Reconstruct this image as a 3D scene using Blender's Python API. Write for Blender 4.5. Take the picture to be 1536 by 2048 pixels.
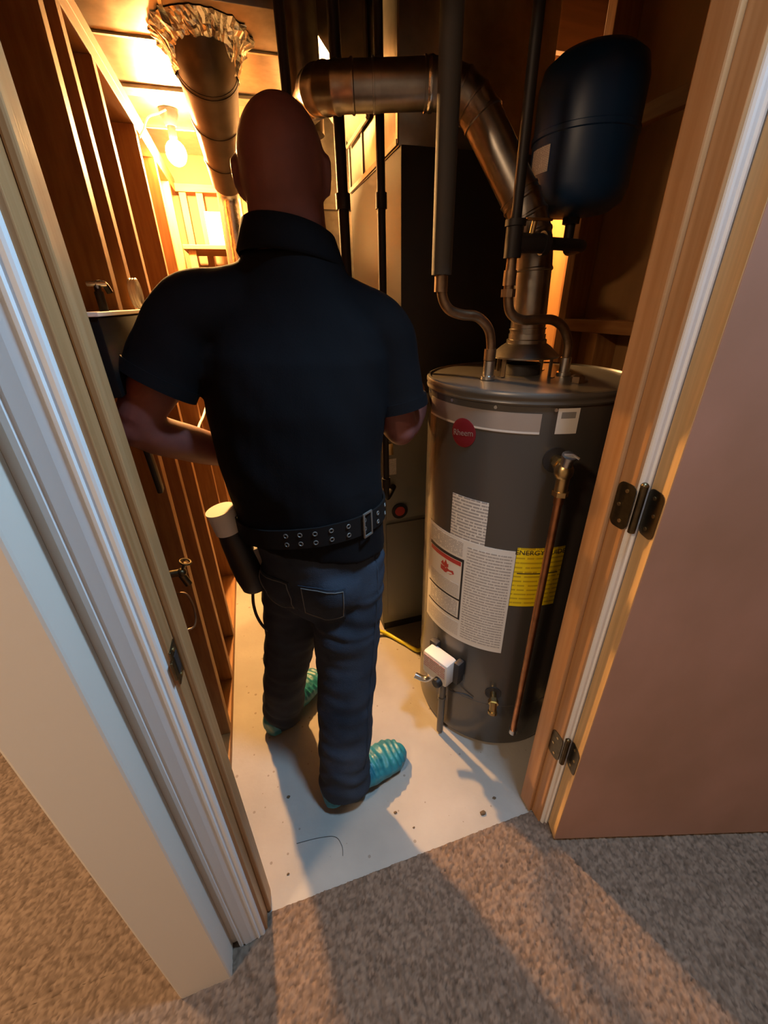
import bpy, bmesh, math, random
import numpy as np
from mathutils import Vector, Matrix, noise
from mathutils.bvhtree import BVHTree
random.seed(7); np.random.seed(7)
R = math.radians; PI = math.pi
V = Vector
for o in list(bpy.data.objects): bpy.data.objects.remove(o)
scene = bpy.context.scene
COL = scene.collection

# ------------------------------------------------------------------ camera, world, big lights, exposure
def set_camera():
    p, r, t = R(27.4), R(1.2), R(16.5)
    fw = V((math.sin(t)*math.cos(p), math.cos(t)*math.cos(p), -math.sin(p)))
    rt = V((math.cos(t), -math.sin(t), 0)); dn = fw.cross(rt)
    r2 = rt*math.cos(r)+dn*math.sin(r); d2 = dn*math.cos(r)-rt*math.sin(r)
    cam = bpy.data.cameras.new('camera'); co = bpy.data.objects.new('camera', cam); COL.objects.link(co)
    m = Matrix((( r2.x, -d2.x, -fw.x, 0), (r2.y, -d2.y, -fw.y, 0), (r2.z, -d2.z, -fw.z, 1.4), (0, 0, 0, 1)))
    co.matrix_world = m
    cam.sensor_fit = 'VERTICAL'; cam.sensor_height = 36; cam.sensor_width = 27
    cam.lens = 815/2048*36; cam.clip_start = .02; cam.clip_end = 60
    scene.camera = co
set_camera()
w = bpy.data.worlds.new('world'); scene.world = w; w.use_nodes = True
w.node_tree.nodes['Background'].inputs[0].default_value = (.5, .55, .62, 1)
w.node_tree.nodes['Background'].inputs[1].default_value = .02
scene.view_settings.view_transform = 'Standard'; scene.view_settings.look = 'None'
scene.view_settings.gamma = 1; scene.view_settings.use_curve_mapping = False
scene.view_settings.exposure = 0.40
BULB_P = 300.0          # bare bulb in the utility room
HALL_P = 23.0           # cool ceiling lamp added out of view, for bluish light at the doorway
HALLWARM_P = 25.0       # warm ceiling lamp added out of view, for the wall end and door

# ------------------------------------------------------------------ helpers
def area_light(name, loc, size, power, color, parent=None, shape='DISK', rot=(0, 0, 0)):
    l = bpy.data.lights.new(name, 'AREA'); l.shape = shape; l.size = size; l.energy = power; l.color = color
    o = bpy.data.objects.new(name, l); COL.objects.link(o); o.location = loc; o.rotation_euler = rot
    return o
MATS = {}
def mat(name, col, rough=.6, metal=0., var=.0, scale=8., col2=None, bump=0., bscale=60., stretch=None, coat=0., spec=.5, detail=4.):
    if name in MATS: return MATS[name]
    m = bpy.data.materials.new(name); m.use_nodes = True; nt = m.node_tree; b = nt.nodes['Principled BSDF']
    b.inputs['Base Color'].default_value = (*col, 1); b.inputs['Roughness'].default_value = rough
    b.inputs['Metallic'].default_value = metal; b.inputs['Specular IOR Level'].default_value = spec
    b.inputs['Coat Weight'].default_value = coat
    tc = nt.nodes.new('ShaderNodeTexCoord'); mp = nt.nodes.new('ShaderNodeMapping')
    nt.links.new(tc.outputs['Object'], mp.inputs[0])
    oi = nt.nodes.new('ShaderNodeObjectInfo'); vm = nt.nodes.new('ShaderNodeVectorMath'); vm.operation = 'SCALE'
    cb = nt.nodes.new('ShaderNodeCombineXYZ')
    for i in range(3): nt.links.new(oi.outputs['Random'], cb.inputs[i])
    nt.links.new(cb.outputs[0], vm.inputs[0]); vm.inputs['Scale'].default_value = 17.
    nt.links.new(vm.outputs[0], mp.inputs['Location'])
    if stretch: mp.inputs['Scale'].default_value = stretch
    if var > 0 or col2:
        n = nt.nodes.new('ShaderNodeTexNoise'); n.inputs['Scale'].default_value = scale; n.inputs['Detail'].default_value = detail
        nt.links.new(mp.outputs[0], n.inputs['Vector'])
        rp = nt.nodes.new('ShaderNodeValToRGB')
        c2 = col2 or tuple(max(0, c*(1-var)) for c in col); c1 = col if col2 else tuple(min(1, c*(1+var)) for c in col)
        rp.color_ramp.elements[0].position = .32; rp.color_ramp.elements[1].position = .68
        rp.color_ramp.elements[0].color = (*c2, 1); rp.color_ramp.elements[1].color = (*c1, 1)
        nt.links.new(n.outputs['Fac'], rp.inputs[0]); nt.links.new(rp.outputs[0], b.inputs['Base Color'])
    if bump > 0:
        n2 = nt.nodes.new('ShaderNodeTexNoise'); n2.inputs['Scale'].default_value = bscale; n2.inputs['Detail'].default_value = 5
        nt.links.new(mp.outputs[0], n2.inputs['Vector'])
        bp = nt.nodes.new('ShaderNodeBump'); bp.inputs['Strength'].default_value = bump; bp.inputs['Distance'].default_value = .004
        nt.links.new(n2.outputs['Fac'], bp.inputs['Height']); nt.links.new(bp.outputs[0], b.inputs['Normal'])
    MATS[name] = m; return m
def emis(name, col, s):
    m = bpy.data.materials.new(name); m.use_nodes = True; b = m.node_tree.nodes['Principled BSDF']
    b.inputs['Base Color'].default_value = (*col, 1); b.inputs['Emission Color'].default_value = (*col, 1)
    b.inputs['Emission Strength'].default_value = s; MATS[name] = m; return m

def tag(o, label=None, cat=None, group=None, kind=None):
    if label: o['label'] = label
    if cat: o['category'] = cat
    if group: o['group'] = group
    if kind: o['kind'] = kind
    return o
LOC = {}
def thing(name, loc, label, cat, group=None):
    o = bpy.data.objects.new(name, None); COL.objects.link(o); o.location = loc; o.empty_display_size = .05
    LOC[o.name] = V(loc); tag(o, label, cat, group); return o
def link_mesh(name, me, m, parent=None, smooth=None):
    if m is not None:
        me.materials.clear(); me.materials.append(MATS[m] if isinstance(m, str) else m)
    if smooth is not None:
        for p in me.polygons: p.use_smooth = True
        if smooth < 180: me.set_sharp_from_angle(angle=R(smooth))
    o = bpy.data.objects.new(name, me); COL.objects.link(o)
    if parent is not None:
        o.parent = parent
        if parent.name in LOC: o.matrix_parent_inverse = Matrix.Translation(-LOC[parent.name])
        LOC[o.name] = V((0, 0, 0))
    else:
        cs = [v.co for v in me.vertices]
        if cs:
            c = V(((min(v.x for v in cs)+max(v.x for v in cs))/2, (min(v.y for v in cs)+max(v.y for v in cs))/2, min(v.z for v in cs)))
            me.transform(Matrix.Translation(-c)); o.location = c; LOC[o.name] = c
    return o
def obj(name, bm, m, parent=None, smooth=None):
    bmesh.ops.recalc_face_normals(bm, faces=bm.faces)
    me = bpy.data.meshes.new(name); bm.to_mesh(me); bm.free()
    return link_mesh(name, me, m, parent, smooth)
def B(): return bmesh.new()
def box(bm, x0, x1, y0, y1, z0, z1, bev=0., M=None):
    t = bmesh.new(); bmesh.ops.create_cube(t, size=1)
    bmesh.ops.scale(t, vec=(abs(x1-x0), abs(y1-y0), abs(z1-z0)), verts=t.verts)
    bmesh.ops.translate(t, vec=((x0+x1)/2, (y0+y1)/2, (z0+z1)/2), verts=t.verts)
    if bev > 0: bmesh.ops.bevel(t, geom=t.edges[:], offset=bev, segments=2, affect='EDGES', profile=.5)
    merge(bm, t, M); return bm
def merge(bm, t, M=None):
    if M is not None: t.transform(M)
    me = bpy.data.meshes.new('_t'); t.to_mesh(me); t.free(); bm.from_mesh(me); bpy.data.meshes.remove(me)
def frame(d):
    d = d.normalized(); a = V((0, 0, 1)) if abs(d.z) < .9 else V((1, 0, 0))
    u = d.cross(a).normalized(); return u, d.cross(u).normalized()
def loft(bm, rings, n=20, caps=True, closed=False):
    """rings: (centre, half-axis u, half-axis v)"""
    L = []
    for c, u, v in rings:
        L.append([bm.verts.new(V(c)+V(u)*math.cos(2*PI*i/n)+V(v)*math.sin(2*PI*i/n)) for i in range(n)])
    for a, b in zip(L, L[1:]+([L[0]] if closed else [])):
        for i in range(n): bm.faces.new((a[i], a[(i+1) % n], b[(i+1) % n], b[i]))
    if caps and not closed:
        bm.faces.new(L[0]); bm.faces.new(L[-1][::-1])
    return bm
def catmull(P, k=6, closed=False):
    P = [V(p) for p in P]; out = []; N = len(P)
    rng = range(N if closed else N-1)
    for i in rng:
        if closed: a, b, c, d = P[i-1], P[i], P[(i+1) % N], P[(i+2) % N]
        else: a, b, c, d = P[max(0, i-1)], P[i], P[i+1], P[min(N-1, i+2)]
        for j in range(k):
            t = j/k
            out.append(.5*((2*b)+(c-a)*t+(2*a-5*b+4*c-d)*t*t+(3*b-a-3*c+d)*t**3))
    if not closed: out.append(P[-1])
    return out
def tube(bm, pts, r, n=10, caps=True, closed=False):
    pts = [V(p) for p in pts]; N = len(pts)
    rr = r if isinstance(r, (list, tuple)) else [r]*N
    u = None; rings = []
    for i, p in enumerate(pts):
        if closed: d = pts[(i+1) % N]-pts[i-1]
        else: d = pts[min(N-1, i+1)]-pts[max(0, i-1)]
        if d.length < 1e-9: d = V((0, 0, 1))
        d.normalize()
        if u is None: u, _ = frame(d)
        u = (u-d*u.dot(d)).normalized(); v = d.cross(u)
        rings.append((p, u*rr[i], v*rr[i]))
    return loft(bm, rings, n, caps, closed)
def cyl(bm, a, b, r, r2=None, n=24):
    return tube(bm, [a, b], [r, r if r2 is None else r2], n)
def lathe(bm, prof, cx, cy, n=48, axis=None, M=None):
    t = bmesh.new(); L = []
    for r, z in prof:
        if r < 1e-6: L.append([t.verts.new((0, 0, z))])
        else: L.append([t.verts.new((r*math.cos(2*PI*i/n), r*math.sin(2*PI*i/n), z)) for i in range(n)])
    for a, b in zip(L, L[1:]):
        for i in range(n):
            j = (i+1) % n
            if len(a) == 1 and len(b) == 1: continue
            if len(a) == 1: t.faces.new((a[0], b[i], b[j]))
            elif len(b) == 1: t.faces.new((a[i], a[j], b[0]))
            else: t.faces.new((a[i], a[j], b[j], b[i]))
    if M is None: M = Matrix.Translation((cx, cy, 0))
    merge(bm, t, M); return bm
def prism(bm, poly, z0, z1):
    a = [bm.verts.new((x, y, z0)) for x, y in poly]; b = [bm.verts.new((x, y, z1)) for x, y in poly]
    n = len(poly)
    for i in range(n): bm.faces.new((a[i], a[(i+1) % n], b[(i+1) % n], b[i]))
    bm.faces.new(a[::-1]); bm.faces.new(b); return bm
def sphere(bm, c, rx, ry=None, rz=None, seg=16, M=None):
    t = bmesh.new(); bmesh.ops.create_uvsphere(t, u_segments=seg, v_segments=max(6, seg//2+2), radius=1)
    bmesh.ops.scale(t, vec=(rx, ry or rx, rz or rx), verts=t.verts)
    if M is not None: t.transform(M)
    bmesh.ops.translate(t, vec=c, verts=t.verts); merge(bm, t); return bm
def torus(bm, c, nrm, R0, r, n=20, k=8):
    u, v = frame(V(nrm))
    tube(bm, [V(c)+u*R0*math.cos(2*PI*i/n)+v*R0*math.sin(2*PI*i/n) for i in range(n)], r, k, closed=True); return bm
def remesh(bm, voxel, smooth=6, fac=.5):
    bmesh.ops.recalc_face_normals(bm, faces=bm.faces)
    me = bpy.data.meshes.new('_r'); bm.to_mesh(me); bm.free()
    o = bpy.data.objects.new('_r', me); COL.objects.link(o)
    md = o.modifiers.new('r', 'REMESH'); md.mode = 'VOXEL'; md.voxel_size = voxel; md.use_smooth_shade = True
    if smooth:
        s = o.modifiers.new('s', 'SMOOTH'); s.iterations = smooth; s.factor = fac
    dg = bpy.context.evaluated_depsgraph_get()
    out = bpy.data.meshes.new_from_object(o.evaluated_get(dg)); bpy.data.objects.remove(o); bpy.data.meshes.remove(me)
    return out
def wrinkle(me, f):
    me.update()
    ns = [v.normal.copy() for v in me.vertices]
    for v, n in zip(me.vertices, ns): v.co = v.co+n*f(v.co, n)
def copies(src, locs, parent, name):
    for l in locs:
        c = src.copy(); c.name = name; COL.objects.link(c); c.parent = parent
        c.location = src.location+V(l)
        if parent is not None and parent.name in LOC: c.matrix_parent_inverse = Matrix.Translation(-LOC[parent.name])
def text_mesh(s, size):
    c = bpy.data.curves.new('_f', 'FONT'); c.body = s; c.size = size; c.align_x = 'CENTER'; c.align_y = 'CENTER'
    c.extrude = .0002; c.resolution_u = 3
    o = bpy.data.objects.new('_f', c); COL.objects.link(o)
    dg = bpy.context.evaluated_depsgraph_get(); me = bpy.data.meshes.new_from_object(o.evaluated_get(dg))
    bpy.data.objects.remove(o); bpy.data.curves.remove(c); return me

# ------------------------------------------------------------------ materials
mat('concrete', (.37, .345, .31), .85, var=.10, scale=5, bump=.15, bscale=90)
mat('drywall_white', (.72, .645, .56), .75, bump=.04, bscale=40)
mat('trim_white', (.82, .82, .82), .4)
mat('paper_brown', (.045, .020, .010), .85, var=.15, scale=3)
mat('pine', (.33, .15, .042), .55, col2=(.24, .098, .024), scale=14, stretch=(6, 6, .5), bump=.05, bscale=40)
mat('pine_y', (.33, .15, .042), .6, col2=(.24, .098, .024), scale=14, stretch=(6, .5, 6), bump=.05, bscale=40)
mat('pine_x', (.33, .15, .042), .6, col2=(.24, .098, .024), scale=14, stretch=(.5, 6, 6), bump=.05, bscale=40)
mat('jamb_wood', (.50, .27, .12), .42, col2=(.40, .19, .07), scale=9, stretch=(9, 9, .35), bump=.03, bscale=30)
mat('door_veneer', (.48, .265, .20), .5, col2=(.38, .21, .145), scale=3.0, stretch=(1.5, 1.5, 1.), detail=5)
mat('door_edge', (.62, .40, .18), .5, var=.12, scale=12, stretch=(9, 9, .4))
mat('plywood', (.30, .15, .045), .7, var=.2, scale=4, stretch=(2, 2, .6))
mat('joist', (.07, .035, .015), .8, var=.2, scale=6, stretch=(.5, 6, 6))
mat('galv', (.48, .44, .37), .30, 1., var=.12, scale=26, bump=.02, bscale=12)
mat('galv_dull', (.36, .33, .29), .33, 1., var=.15, scale=30, bump=.03, bscale=14)
mat('duct_dark', (.11, .09, .075), .5, .9, var=.12, scale=20)
mat('foil', (.80, .77, .70), .22, 1., bump=.5, bscale=45)
mat('black_iron', (.016, .013, .013), .55, .3)
mat('copper', (.52, .24, .11), .38, 1., var=.2, scale=30)
mat('copper_dull', (.30, .20, .12), .45, 1., var=.25, scale=40)
mat('brass', (.62, .44, .20), .33, 1., var=.15, scale=40)
mat('bronze', (.13, .10, .055), .38, 1., var=.2, scale=60)
mat('steel', (.66, .64, .60), .3, 1.)
mat('foam', (.055, .05, .045), .7)
mat('heater_grey', (.085, .078, .071), .26, .25, coat=.2)
mat('heater_top', (.115, .105, .092), .34, .3)
mat('band_silver', (.50, .44, .40), .3, .6)
mat('label_white', (.74, .71, .66), .5)
mat('ink', (.025, .022, .022), .6)
mat('ink_grey', (.25, .24, .23), .6)
mat('logo_red', (.16, .012, .018), .35)
mat('print_red', (.50, .05, .04), .5)
mat('label_yellow', (.80, .60, .01), .5)
mat('tank_blue', (.006, .035, .105), .42)
mat('furnace_dark', (.022, .022, .022), .5)
mat('furnace_olive', (.20, .195, .16), .55)
mat('valve_white', (.66, .62, .57), .5)
mat('black_plastic', (.012, .012, .013), .45)
mat('white_plastic', (.78, .76, .70), .4)
mat('matt_black', (.008, .007, .007), .95, spec=.1)
mat('yellow_coat', (.78, .68, .03), .45)
mat('skin', (.19, .064, .052), .55, var=.12, scale=18, bump=.06, bscale=140)
mat('shirt', (.0042, .0042, .0058), .9, bump=.12, bscale=400, spec=.2)
mat('denim', (.044, .057, .082), .88, col2=(.019, .025, .037), scale=7, bump=.35, bscale=350, spec=.2)
mat('denim_thread', (.16, .155, .15), .8)
mat('shoe_cover', (.01, .13, .18), .42, col2=(.018, .20, .25), scale=30, bump=.2, bscale=60)
mat('eyelet_metal', (.26, .25, .23), .4, .6)
mat('belt_leather', (.007, .006, .006), .75, spec=.25)
mat('insulation', (.70, .62, .42), .9, var=.2, scale=40)
mat('paper_white', (.85, .83, .76), .7)
mat('hall_paint', (.40, .37, .33), .8)

# ------------------------------------------------------------------ setting: floors
def struct(o): o['kind'] = 'structure'; return o
def carpet_mat():
    m = bpy.data.materials.new('carpet'); m.use_nodes = True; nt = m.node_tree; b = nt.nodes['Principled BSDF']
    b.inputs['Roughness'].default_value = .95; b.inputs['Specular IOR Level'].default_value = .1
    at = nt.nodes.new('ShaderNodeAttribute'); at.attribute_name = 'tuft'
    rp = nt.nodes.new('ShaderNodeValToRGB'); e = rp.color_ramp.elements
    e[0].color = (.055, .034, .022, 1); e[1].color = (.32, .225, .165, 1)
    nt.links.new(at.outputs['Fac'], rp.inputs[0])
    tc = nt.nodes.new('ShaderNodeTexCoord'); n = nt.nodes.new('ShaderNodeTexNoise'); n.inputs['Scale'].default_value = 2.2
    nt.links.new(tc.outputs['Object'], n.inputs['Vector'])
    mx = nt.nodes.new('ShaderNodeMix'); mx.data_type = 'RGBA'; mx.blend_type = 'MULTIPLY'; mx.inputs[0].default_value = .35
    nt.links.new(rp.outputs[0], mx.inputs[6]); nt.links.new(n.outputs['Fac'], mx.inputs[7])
    nt.links.new(mx.outputs[2], b.inputs['Base Color']); MATS['carpet'] = m
carpet_mat()
mat('carpet_base', (.25, .18, .13), .95)
bm = B(); box(bm, -.40, 1.25, .533, 1.40, -.06, 0); box(bm, -.40, 1.95, 1.40, 3.4, -.06, 0)
floor = struct(obj('floor', bm, 'concrete'))
# dark specks and stains on the slab are part of its material
def concrete_specks():
    m = MATS['concrete']; nt = m.node_tree; b = nt.nodes['Principled BSDF']
    src = b.inputs['Base Color'].links[0].from_socket
    tc = nt.nodes.new('ShaderNodeTexCoord')
    v = nt.nodes.new('ShaderNodeTexVoronoi'); v.inputs['Scale'].default_value = 26; v.inputs['Randomness'].default_value = 1
    nt.links.new(tc.outputs['Object'], v.inputs['Vector'])
    n = nt.nodes.new('ShaderNodeTexNoise'); n.inputs['Scale'].default_value = 9; nt.links.new(tc.outputs['Object'], n.inputs['Vector'])
    ma = nt.nodes.new('ShaderNodeMath'); ma.operation = 'MULTIPLY_ADD'; ma.inputs[1].default_value = .30; ma.inputs[2].default_value = -.055
    nt.links.new(n.outputs['Fac'], ma.inputs[0])
    lt = nt.nodes.new('ShaderNodeMath'); lt.operation = 'LESS_THAN'; nt.links.new(v.outputs['Distance'], lt.inputs[0]); nt.links.new(ma.outputs[0], lt.inputs[1])
    mx = nt.nodes.new('ShaderNodeMix'); mx.data_type = 'RGBA'; mx.inputs[7].default_value = (.16, .12, .085, 1)
    sc = nt.nodes.new('ShaderNodeMath'); sc.operation = 'MULTIPLY'; sc.inputs[1].default_value = .55; nt.links.new(lt.outputs[0], sc.inputs[0])
    nt.links.new(sc.outputs[0], mx.inputs[0]); nt.links.new(src, mx.inputs[6]); nt.links.new(mx.outputs[2], b.inputs['Base Color'])
concrete_specks()
bm = B(); box(bm, -2.6, 2.4, -2.2, .533, -.06, -.004); box(bm, -2.6, -.376, .533, 3.4, -.06, -.004)
struct(obj('floor_hall', bm, 'carpet_base'))
def carpet_pile():
    st = .0042; cell = .0068
    rects = [(-.9, 1.6, -.3, .531), (-1.7, -.9, -.3, .531), (-1.7, -.378, .531, 1.6)]
    VV = []; FF = []; TT = []; off = 0
    rs = np.random.RandomState(3)
    GX, GY = 600, 450
    jx = rs.rand(GX, GY); jy = rs.rand(GX, GY); hh = rs.rand(GX, GY); tt = rs.rand(GX, GY)
    for x0, x1, y0, y1 in rects:
        nx = int((x1-x0)/st)+1; ny = int((y1-y0)/st)+1
        X, Y = np.meshgrid(np.linspace(x0, x1, nx), np.linspace(y0, y1, ny), indexing='ij')
        u = (X+2)/cell; v = (Y+1)/cell; iu = u.astype(int); iv = v.astype(int)
        best = np.full(X.shape, -9.); tb = np.zeros(X.shape)
        for a in (-1, 0, 1):
            for b in (-1, 0, 1):
                ii = (iu+a) % GX; jj = (iv+b) % GY
                d2 = (u-(iu+a)-jx[ii, jj])**2+(v-(iv+b)-jy[ii, jj])**2
                h = hh[ii, jj]*.5-d2*.9
                k = h > best; best = np.where(k, h, best); tb = np.where(k, tt[ii, jj], tb)
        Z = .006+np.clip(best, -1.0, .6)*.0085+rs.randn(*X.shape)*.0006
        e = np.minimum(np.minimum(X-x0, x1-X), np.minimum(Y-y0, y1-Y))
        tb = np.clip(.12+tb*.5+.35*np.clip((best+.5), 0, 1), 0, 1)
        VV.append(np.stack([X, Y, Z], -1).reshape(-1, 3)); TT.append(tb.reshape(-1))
        idx = np.arange(nx*ny).reshape(nx, ny)+off
        FF.append(np.stack([idx[:-1, :-1], idx[1:, :-1], idx[1:, 1:], idx[:-1, 1:]], -1).reshape(-1, 4)); off += nx*ny
    Vv = np.concatenate(VV).astype(np.float32); F = np.concatenate(FF).astype(np.int32); T = np.concatenate(TT).astype(np.float32)
    me = bpy.data.meshes.new('carpet_pile')
    me.vertices.add(len(Vv)); me.vertices.foreach_set('co', Vv.ravel())
    me.loops.add(F.size); me.loops.foreach_set('vertex_index', F.ravel())
    me.polygons.add(len(F)); me.polygons.foreach_set('loop_start', np.arange(0, F.size, 4, dtype=np.int32))
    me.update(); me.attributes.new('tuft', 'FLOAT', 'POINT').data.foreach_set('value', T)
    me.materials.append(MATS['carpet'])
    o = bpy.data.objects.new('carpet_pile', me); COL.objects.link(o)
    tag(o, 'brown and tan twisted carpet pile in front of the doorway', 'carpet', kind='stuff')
carpet_pile()

# ------------------------------------------------------------------ setting: walls
JL, JR, Y0, Y1 = -.178, .61, .50, .588      # door opening (jamb faces) and wall depth
WT = 2.6
bm = B()
prism(bm, [(-.375, .445), (-.3735, .4415), (-.370, .44), (-.267, .44), (-.2635, .4415), (-.262, .445), (-.262, .500), (-.272, .500), (-.272, .452), (-.362, .452), (-.362, 3.4), (-.375, 3.4)], 0.004, WT)
wall_left = struct(obj('wall_left', bm, 'drywall_white'))
bm = B(); box(bm, -.3618, -.3600, .60, 3.2, .04, 2.5); obj('drywall_backing', bm, 'paper_brown', wall_left)
SX0, SX1 = -.3598, -.276
def stud_mesh(lean=0.):
    bm = B(); box(bm, SX0, SX1, 0, .038, .038, 1.972, .002)
    for v in bm.verts: v.co.y += lean*(v.co.z-1)
    return bm
s = None
for y, lean in ((.60, 0), (1.145, .09), (1.335, .03), (1.585, .025), (2.07, .01), (2.47, 0), (2.87, 0)):
    st = obj('stud', stud_mesh(lean), 'pine', wall_left); st.location = (0, y, 0)
bm = B(); box(bm, SX0, SX1, .60, 3.2, 0, .038, .002); obj('bottom_plate', bm, 'pine_y', wall_left)
bm = B(); box(bm, SX0, SX1, .60, 3.2, 1.972, 2.010, .002); obj('top_plate', bm, 'pine_y', wall_left)
bm = B(); box(bm, SX0, SX1, .60, 3.2, 2.011, 2.049, .002); obj('top_plate', bm, 'pine_y', wall_left)
# doorway wall
bm = B(); box(bm, -.262, JL-.018, .5005, Y1, 0.004, WT); box(bm, JL-.018, JR+.018, .5005, Y1, 2.068, WT); box(bm, JR+.018, 2.4, .5005, Y1, 0.004, WT)
wall_front = struct(obj('wall_front', bm, 'drywall_white'))
for x0, x1, z0, z1 in ((-.258, JL-.019, .01, 2.5), (JL-.019, JR+.019, 2.07, 2.5), (JR+.019, 1.18, .01, 2.5)):
    bm = B(); box(bm, x0, x1, Y1+.0003, Y1+.002, z0, z1); obj('drywall_backing', bm, 'paper_brown', wall_front)
def jamb(name, xa, xb, xs0, xs1):
    bm = B(); box(bm, xa, xb, Y0, Y1, 0.006, 2.05, .0015); j = struct(obj(name, bm, 'jamb_wood'))
    bm = B(); box(bm, xs0, xs1, .533, .578, 0.006, 2.03, .003); obj('door_stop', bm, 'jamb_wood', j); return j
tl = jamb('trim_1', JL-.0178, JL, JL, JL+.011)
tr = jamb('trim_2', JR, JR+.0178, JR-.011, JR)
bm = B(); box(bm, JL, JR, Y0, Y1, 2.03, 2.05, .0015); hd = struct(obj('trim_3', bm, 'jamb_wood'))
bm = B(); box(bm, JL+.011, JR-.011, .533, .578, 2.02, 2.03, .002); obj('door_stop', bm, 'jamb_wood', hd)
CP = [(0, 0), (0, .011), (.002, .013), (.0075, .0135), (.009, .0105), (.012, .010), (.0135, .0128), (.030, .0115), (.042, .0085), (.0435, .0108), (.047, .0108), (.0485, .0070), (.056, .0078), (.059, .0065), (.0605, .003), (.0605, 0)]
def casing(name, xo, sgn):
    bm = B(); prism(bm, [(xo+sgn*u, Y0-t) for u, t in CP], 0.006, 2.09); return struct(obj(name, bm, 'trim_white'))
casing('trim_4', -.2455, 1); casing('trim_5', JR+.006+.0605, -1)
# strike plate on the latch-side jamb
st_ = thing('strike_plate', (JL, .512, .89), 'dark bronze strike plate on the left door jamb edge', 'strike plate')
bm = B(); box(bm, JL-.001, JL+.0022, .499, .530, .893, .957, .001); box(bm, JL-.002, JL+.0022, .4925, .500, .908, .942, .001); obj('plate', bm, 'bronze', st_)
bm = B(); box(bm, JL+.0021, JL+.003, .506, .522, .908, .942); obj('latch_hole', bm, 'ink', st_)
for z in (.900, .950):
    bm = B(); cyl(bm, (JL+.002, .514, z), (JL+.0036, .514, z), .0036, n=10); obj('screw', bm, 'brass', st_)
# door, swung right round towards the hall wall
P1 = V((.622, .446, 0)); E = V((.962, -.273, 0)).normalized(); NB = V((.273, .962, 0)).normalized()
def dframe(u, t, z): return P1+E*u+NB*t+V((0, 0, z))
DM = Matrix((( E.x, NB.x, 0, P1.x), (E.y, NB.y, 0, P1.y), (0, 0, 1, 0), (0, 0, 0, 1)))
bm = B(); box(bm, .0012, .762, 0, .044, .014, 2.02, .0012, DM)
door = struct(obj('door_1', bm, 'door_veneer'))
dloc = LOC[door.name]
bm = B(); box(bm, 0, .0012, .001, .043, .015, 2.019, 0, DM); obj('edge_band', bm, 'door_edge', door)
def rrect(bm, w, h, t, r, M, n=5):
    pts = []
    for cx, cy, a0 in ((w/2-r, h/2-r, 0), (-w/2+r, h/2-r, 90), (-w/2+r, -h/2+r, 180), (w/2-r, -h/2+r, 270)):
        for i in range(n): a = R(a0+90*i/(n-1)); pts.append((cx+r*math.cos(a), cy+r*math.sin(a)))
    t_ = bmesh.new(); prism(t_, pts, 0, t); merge(bm, t_, M)
def axes(o, ux, uy, uz): return Matrix(((ux[0], uy[0], uz[0], o[0]), (ux[1], uy[1], uz[1], o[1]), (ux[2], uy[2], uz[2], o[2]), (0, 0, 0, 1)))
for hz in (.355, 1.058, 1.80):
    bm = B(); cyl(bm, (.6185, .4895, hz-.045), (.6185, .4895, hz+.045), .0066, n=12); sphere(bm, (.6185, .4895, hz+.047), .0070, seg=10)
    hg = obj('hinge', bm, 'bronze', door, 40)
    bm = B(); rrect(bm, .0385, .089, .0016, .012, axes((JR, .5135, hz), (0, 1, 0), (0, 0, 1), (-1, 0, 0))); obj('leaf', bm, 'bronze', hg)
    bm = B(); rrect(bm, .041, .089, .0016, .012, axes(tuple(dframe(0, .0240, hz)), tuple(NB), (0, 0, 1), tuple(-E))); obj('leaf', bm, 'bronze', hg)
    for dz, dy in ((-.03, -.004), (0, .006), (.03, -.004)):
        bm = B(); cyl(bm, (JR-.0012, .5155+dy, hz+dz), (JR-.0026, .5155+dy, hz+dz), .0036, n=10); obj('screw', bm, 'brass', hg)
        c = dframe(-.0012, .0225-dy, hz+dz); bm = B(); cyl(bm, c, c-E*.0014, .0036, n=10); obj('screw', bm, 'brass', hg)
# utility room right wall
bm = B(); box(bm, 1.185, 1.2, .588, 1.40, 0, WT); wall_right = struct(obj('wall_right', bm, 'plywood'))
for y in (.62, 1.005, 1.362):
    bm = B(); box(bm, 1.098, 1.184, 0, .038, .038, 2.33, .002); s = obj('stud', bm, 'pine', wall_right); s.location = (0, y, 0)
bm = B(); box(bm, 1.098, 1.184, .588, 1.40, 0, .037, .002); obj('bottom_plate', bm, 'pine_y', wall_right)
bm = B(); box(bm, 1.098, 1.184, 1.044, 1.361, 1.292, 1.330, .002); obj('blocking', bm, 'pine_y', wall_right)
bm = B(); box(bm, 1.098, 1.184, 1.19, 1.228, .038, 1.291, .002); obj('cripple_stud', bm, 'pine', wall_right)
bm = B(); box(bm, 1.070, 1.097, .70, 1.399, 1.80, 1.84, .002); obj('ledger_board', bm, 'pine_y', wall_right)
# the room widens beyond the short right wall
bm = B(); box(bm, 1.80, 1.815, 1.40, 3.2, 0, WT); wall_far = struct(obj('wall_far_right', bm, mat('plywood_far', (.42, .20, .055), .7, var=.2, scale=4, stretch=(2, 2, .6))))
for y in (1.44, 1.84, 2.16, 2.56, 2.96):
    bm = B(); box(bm, 1.712, 1.799, 0, .038, .038, 2.33, .002); s = obj('stud', bm, 'pine', wall_far); s.location = (0, y, 0)
bm = B(); box(bm, 1.712, 1.799, 1.41, 3.2, 0, .037, .002); obj('bottom_plate', bm, 'pine_y', wall_far)
bm = B(); box(bm, 1.2005, 1.815, 1.385, 1.3995, 0, WT); struct(obj('wall_return', bm, 'plywood'))
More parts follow.
